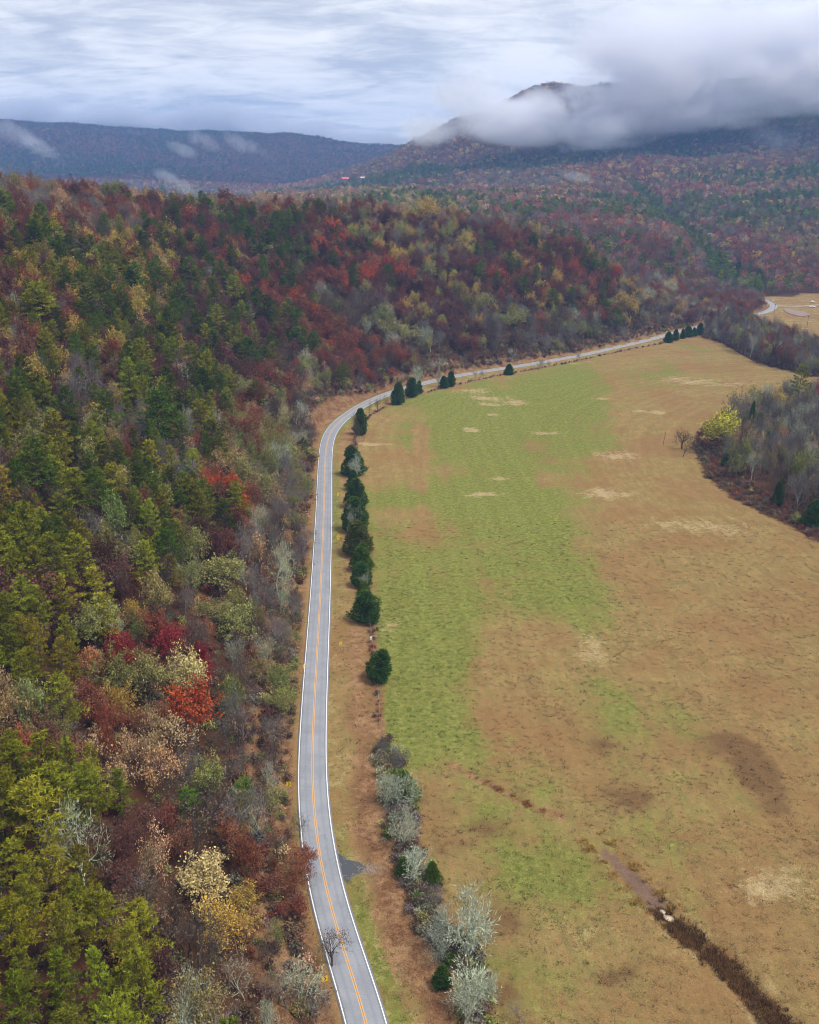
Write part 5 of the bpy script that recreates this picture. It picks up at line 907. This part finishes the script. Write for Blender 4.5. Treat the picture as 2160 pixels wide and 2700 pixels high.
for i, (x, y, h) in enumerate(POLES):
    root = bpy.data.objects.new('utility_pole', None); COL.objects.link(root); root.location = (x, y, float(z_at(x, y))); tag(root, POLE_LB[i], 'pole', 'poles in the fields')
    s = Shape(); k = .16 if i < 2 else .13; lean = .12*h if i == 2 else .02*h
    s.tube((0, 0, -.5), (lean*.5, 0, h*.5), k, k*.85, 8); s.tube((lean*.5, 0, h*.5), (lean, 0, h), k*.85, k*.65, 8); link('shaft', s.mesh('shaft', [m_pole]), root)
    s = Shape()
    if i < 2: s.box((lean, 0, h-.5), (1.8, .12, .14)); [s.tube((lean+q, 0, h-.43), (lean+q, 0, h-.2), .05, .04, 6) for q in (-.8, -.3, .3, .8)]; link('crossarm', s.mesh('crossarm', [m_pole]), root)
    else: s.tube((lean, 0, h-.02), (lean, 0, h+.12), k*.5, k*.3, 6); link('cap', s.mesh('cap', [m_pole]), root)
# wire fence along the road side of the field: every post a part, the wires one part
root = bpy.data.objects.new('wire_fence', None); COL.objects.link(root); tag(root, 'sagging wire fence of weathered posts between the road verge and the field', 'fence')
FP = np.array(FENCE, float); s_ = np.r_[0, np.cumsum(np.hypot(*np.diff(FP, axis=0).T))]; ts = np.arange(2, s_[-1]-1, 5.0); posts = np.c_[np.interp(ts, s_, FP[:, 0]), np.interp(ts, s_, FP[:, 1])]
sh = Shape(); sh.tube((0, 0, -.3), (.02, .01, 1.35), .075, .06, 6, 0); sh.poly([(.02+.06*math.cos(k*math.pi/3), .01+.06*math.sin(k*math.pi/3), 1.352) for k in range(6)]); pm = sh.mesh('post', [m_wood])
w = Shape(); prev = None
for i, (x, y) in enumerate(posts):
    z = float(z_at(x, y)); o = link('post', pm, root, (x, y, z)); o.rotation_euler = (random.gauss(0, .05), random.gauss(0, .05), random.uniform(0, 6)); o.scale = (1, 1, random.uniform(.85, 1.1))
    if prev:
        for hz in (.35, .75, 1.15): w.tube((prev[0], prev[1], prev[2]+hz), (x, y, z+hz), .012, .012, 3)
    prev = (x, y, z)
link('wires', w.mesh('wires', [m_post]), root)
root = bpy.data.objects.new('brace_post', None); COL.objects.link(root); root.location = (*POST_H, float(z_at(*POST_H))); tag(root, 'pale wooden brace of two posts and a rail beside the narrow marker sign', 'post')
for dx in (0, 1.3): s = Shape(); s.tube((dx, 0, -.3), (dx, 0, 1.7), .1, .09, 8); s.box((dx, 0, 1.71), (.14, .14, .03)); link('post', s.mesh('post', [m_wood]), root)
s = Shape(); s.tube((.11, 0, 1.45), (1.2, 0, 1.4), .07, .07, 6); link('rail', s.mesh('rail', [m_wood]), root)
root = bpy.data.objects.new('field_marker', None); COL.objects.link(root); root.location = (*BOX, float(z_at(*BOX))); tag(root, 'small white box on a post in the fence above the round lone cedar', 'box')
s = Shape(); s.box((0, 0, .5), (.1, .1, 1.0)); link('post', s.mesh('post', [m_wood]), root)
s = Shape(); s.box((0, 0, 1.35), (.5, .35, .7), 0, 0, .92); s.box((0, 0, 1.72), (.56, .4, .05)); link('housing', s.mesh('housing', [plain('white_plastic', (.75, .75, .73), .5)]), root)
import bmesh
def rock(name, x, y, sx_, sy_, sz_, col, label, group, seed):
    bm = bmesh.new(); bmesh.ops.create_icosphere(bm, subdivisions=3, radius=1); r = random.Random(seed)
    dirs = [(unit((r.gauss(0, 1), r.gauss(0, 1), r.gauss(0, 1))), r.uniform(.55, .95)) for _ in range(14)]
    for v in bm.verts:
        p = v.co.copy()
        for d, k in dirs:
            t = p.x*d[0]+p.y*d[1]+p.z*d[2]
            if t > k: p.x -= d[0]*(t-k); p.y -= d[1]*(t-k); p.z -= d[2]*(t-k)
        v.co = (p.x*sx_, p.y*sy_, p.z*sz_)
    me = bpy.data.meshes.new(name); bm.to_mesh(me); bm.free(); me.materials.append(col)
    o = link(name, me, None, (x, y, float(z_at(x, y))+sz_*.2)); o.rotation_euler = (0, 0, r.uniform(0, 6)); tag(o, label, 'rock', group)
m_pale = plain('pale_sandstone', (.55, .44, .32), .9, 0, .2, 3); m_grey = plain('lichened_rock', (.30, .30, .31), .9, 0, .3, .8)
rock('stone', *STONES[0], .8, .6, .35, m_pale, 'smaller pale stone at the end of the muddy ditch', 'stones in the ditch', 3)
rock('stone', *STONES[1], 1.3, .9, .4, m_pale, 'larger pale stone at the end of the muddy ditch', 'stones in the ditch', 4)

# loose stones where the driveway stub gives out, and leaves blown along the wooded road edge
random.seed(9)
s = Shape()
for k in range(420):
    t = random.random(); a = APRON[random.randrange(len(APRON))]; tip = max(APRON, key=lambda p: p[0])
    if k % 3: x_, y_ = tip[0]+abs(random.gauss(.3, 1.3))*random.choice((1, 1, 1, -.6)), tip[1]+random.gauss(0, .9)
    else: x_, y_ = a[0]+random.gauss(0, .35), a[1]+random.gauss(0, .35)
    g_ = random.uniform(.05, .2); s.box((x_, y_, max(float(z_at(x_, y_)), .06)+g_*.3), (g_, g_*.8, g_*.6), 0, random.uniform(0, 3), .6)
tag(link('gravel', s.mesh('gravel', [plain('driveway_gravel', (.36, .29, .23), .9, 0, .35, 4)])), 'loose stones round the end of the driveway stub', kind='stuff')
s = Shape(); edge_l = offset_line(LINE, np.full(len(LINE), 3.1))
for k in range(2600):
    i = random.randrange(min(240, len(edge_l)-1)); t = random.random(); p = edge_l[i]*(1-t)+edge_l[i+1]*t; n_ = edge_l[i]-LINE[i]; n_ = n_/np.linalg.norm(n_)
    q = p - n_*abs(random.gauss(0, .55))+n_*.25
    s.leaf((q[0], q[1], .118), random.uniform(.07, .16), 6.0, 0, random.random())
tag(link('fallen_leaves', s.mesh('fallen_leaves', [plain('dead_leaves', (.22, .10, .04), .9, 0, .4, 6)])), 'dead leaves blown along the wooded edge of the road', kind='stuff')

# ---------------------------------------------------------------- far end: cars, guard rail, houses
m_car = plain('white_car_paint', (.8, .8, .8), .3, 0, .03); m_glass = plain('dark_window_glass', (.02, .025, .03), .1); m_tyre = plain('tyre_rubber', (.02, .02, .02), .8)
def car(x, y, rz, pickup, label):
    root = bpy.data.objects.new('parked_car', None); COL.objects.link(root); root.location = (x, y, float(z_at(x, y))+.08); root.rotation_euler = (0, 0, rz); tag(root, label, 'car', 'cars parked at the far side road')
    L = 5.4 if pickup else 4.5; s = Shape(); s.box((0, 0, .72), (L, 1.85, .55), 0, 0, .97); s.box((L*.3, 0, 1.02), (L*.33, 1.6, .08), 0, 0, .9)
    if pickup: s.box((-L*.3, .85, 1.08), (L*.36, .08, .2)); s.box((-L*.3, -.85, 1.08), (L*.36, .08, .2)); s.box((-L*.478, 0, 1.08), (.08, 1.6, .2))
    link('body', s.mesh('body', [m_car]), root)
    c0 = .25 if pickup else -.25; s = Shape(); s.box((c0, 0, 1.32), (1.9 if pickup else 2.6, 1.6, .66), 0, 0, .78); link('cabin', s.mesh('cabin', [m_car]), root)
    s = Shape(); s.box((c0, 0, 1.34), (1.8 if pickup else 2.5, 1.62, .40), 0, 0, .84); link('window', s.mesh('window', [m_glass]), root)
    for wx_ in (-L*.31, L*.31):
        for wy_ in (-.9, .9):
            s = Shape(); s.tube((wx_, wy_-.1, .34), (wx_, wy_+.1, .34), .36, .36, 14)
            for e in (-.1, .1): s.poly([(wx_+.36*math.cos(k*math.pi/7), wy_+e, .34+.36*math.sin(k*math.pi/7)) for k in range(14)][::(1 if e < 0 else -1)])
            link('wheel', s.mesh('wheel', [m_tyre]), root)
for (x, y), rz, pk, lb in zip(CARS, (.05, .6, .4), (True, False, False), ('white pickup parked along the gravel side road', 'white car parked under trees behind the pickup', 'white car half cut by the right picture edge')): car(x, y, rz, pk, lb)
root = bpy.data.objects.new('guard_rail', None); COL.objects.link(root); tag(root, 'steel guard rail round the outside of the far curve', 'guard rail')
RL = dense(RAIL, 4.0); s = Shape()
for p, q in zip(RL[:-1], RL[1:]):
    for hz in (.5, .66): s.tube((*p, hz+.0), (*q, hz), .09, .09, 5)
link('beam', s.mesh('beam', [m_alu]), root)
ps = Shape(); ps.box((0, 0, .3), (.14, .14, .75)); pm = ps.mesh('post', [m_post])
for p in RL: link('post', pm, root, (p[0]+.12, p[1], 0))
def house(x, y, L, W_, hw, hr, rz, wall, roofm, label):
    root = bpy.data.objects.new('house', None); COL.objects.link(root); root.location = (x, y, float(z_at(x, y))+3.5); root.rotation_euler = (0, 0, rz); tag(root, label, 'house', 'houses on the mountain')
    s = Shape(); s.box((0, 0, hw/2-2), (L, W_, hw+4)); s.poly([(-L/2, -W_/2, hw), (-L/2, 0, hw+hr), (-L/2, W_/2, hw)]); s.poly([(L/2, W_/2, hw), (L/2, 0, hw+hr), (L/2, -W_/2, hw)]); link('wall', s.mesh('wall', [wall]), root)
    s = Shape(); e = .7
    for sg in (-1, 1):
        a, b_ = (sg*(W_/2+e), hw-hr*e/(W_/2)+.05), (0, hw+hr+.05)
        s.poly([(-L/2-e, a[0], a[1]), (L/2+e, a[0], a[1]), (L/2+e, b_[0], b_[1]), (-L/2-e, b_[0], b_[1])]); s.poly([(-L/2-e, a[0], a[1]+.2), (L/2+e, a[0], a[1]+.2), (L/2+e, b_[0], b_[1]+.2), (-L/2-e, b_[0], b_[1]+.2)][::-1])
    link('roof', s.mesh('roof', [roofm]), root)
    for k in (-.3, 0, .3):
        f = Shape(); f.box((k*L, -W_/2-.03, hw*.55), (1.6, .1, 1.5)); fo = link('window', f.mesh('window', [m_car]), root)
        g = Shape(); g.box((k*L, -W_/2-.1, hw*.55), (1.3, .05, 1.2)); link('pane', g.mesh('pane', [m_glass]), fo)
house(*HOUSES[0], 18, 11, 4, 4.5, .1, plain('brown_boards', (.2, .12, .08), .8), plain('red_metal_roof', (.62, .10, .09), .5), 'house with a red roof on the wooded mountain')
house(*HOUSES[1], 11, 8, 3.5, 3, -.3, plain('tan_boards', (.3, .22, .15), .8), plain('beige_roof', (.6, .45, .3), .6), 'small house with a beige roof right of the red roofed one')

# ---------------------------------------------------------------- air: haze over the valley, cloud on the mountain
def volume(name, col, dens, soft=False, aniso=0.0, scale=2.2, rag=1.1, seed=0.0, squash=1.5):
    m, nt, out = material(name)
    v = nd(nt, 'ShaderNodeVolumePrincipled', ins={'Color': (*col, 1), 'Density': dens, 'Anisotropy': aniso})
    if soft:
        t = nt.nodes.new('ShaderNodeTexCoord').outputs['Object']
        ln = nd(nt, 'ShaderNodeVectorMath', operation='LENGTH', ins={0: t}).outputs['Value']
        w = nt.nodes.new('ShaderNodeNewGeometry').outputs['Position']
        n = noise(nt, nd(nt, 'ShaderNodeMapping', ins={0: w, 1: (seed, 0, 0), 3: (1, 1, squash)}).outputs[0], scale/1000, 6, .62, .5)
        e = mth(nt, 'ADD', mth(nt, 'SUBTRACT', 1.0, ln), mth(nt, 'MULTIPLY', mth(nt, 'SUBTRACT', n, .5), rag))
        f = mapr(nt, e, .12, .62)
        f = mth(nt, 'MULTIPLY', f, mapr(nt, ln, .75, 1.0, 1, 0))
        nt.links.new(mth(nt, 'MULTIPLY', f, dens), v.inputs['Density'])
    nt.links.new(v.outputs[0], out.inputs['Volume']); return m
s = Shape(); s.box((0, 3450, 272), (15400, 8600, 560)); hz = s.mesh('haze', [volume('valley_haze', (.25, .49, 1.0), .00012)])
tag(link('haze', hz), 'thin blue haze in the valley air', kind='stuff')
def puff(name, x, y, z, rx, ry, rz, mt, label):
    bm = bmesh.new(); bmesh.ops.create_icosphere(bm, subdivisions=3, radius=1.0); me = bpy.data.meshes.new(name); bm.to_mesh(me); bm.free(); me.materials.append(mt)
    o = link(name, me, None, (x, y, z)); o.scale = (rx, ry, rz)
    if name == 'mist': o.scale = (rx*1.25, ry, rz*.62); o.rotation_euler = (0, random.uniform(.25, .75), random.uniform(-.4, .4))
    return tag(o, label, kind='stuff')
FOGM = {'thick': volume('bank_cloud', (.95, .96, 1.0), .0095, True, scale=6.5, rag=2.6), 'thin': volume('thin_cloud', (.93, .95, 1.0), .007, True, scale=8, rag=3.0, seed=700), 'wisp': volume('wisp_cloud', (.95, .97, 1.0), .0034, True, scale=13, rag=3.6, seed=1500, squash=.6), 'scud': volume('scud_cloud', (.76, .79, .86), .011, True, scale=5, rag=2.0, seed=2500, squash=2.5)}
FOGL = {'thick': 'dense cloud bank lying on the mountain', 'thin': 'thin ragged edge of the cloud bank on the mountain', 'wisp': 'wisp of mist rising from the woods', 'scud': 'grey low cloud trailing behind the far ridge'}
for kd, x, y, z, rx, ry, rz in FOG:
    puff({'thick': 'cloud_bank', 'thin': 'cloud_bank', 'wisp': 'mist', 'scud': 'low_clouds'}[kd], x, y, z, rx, ry, rz, FOGM[kd], FOGL[kd])
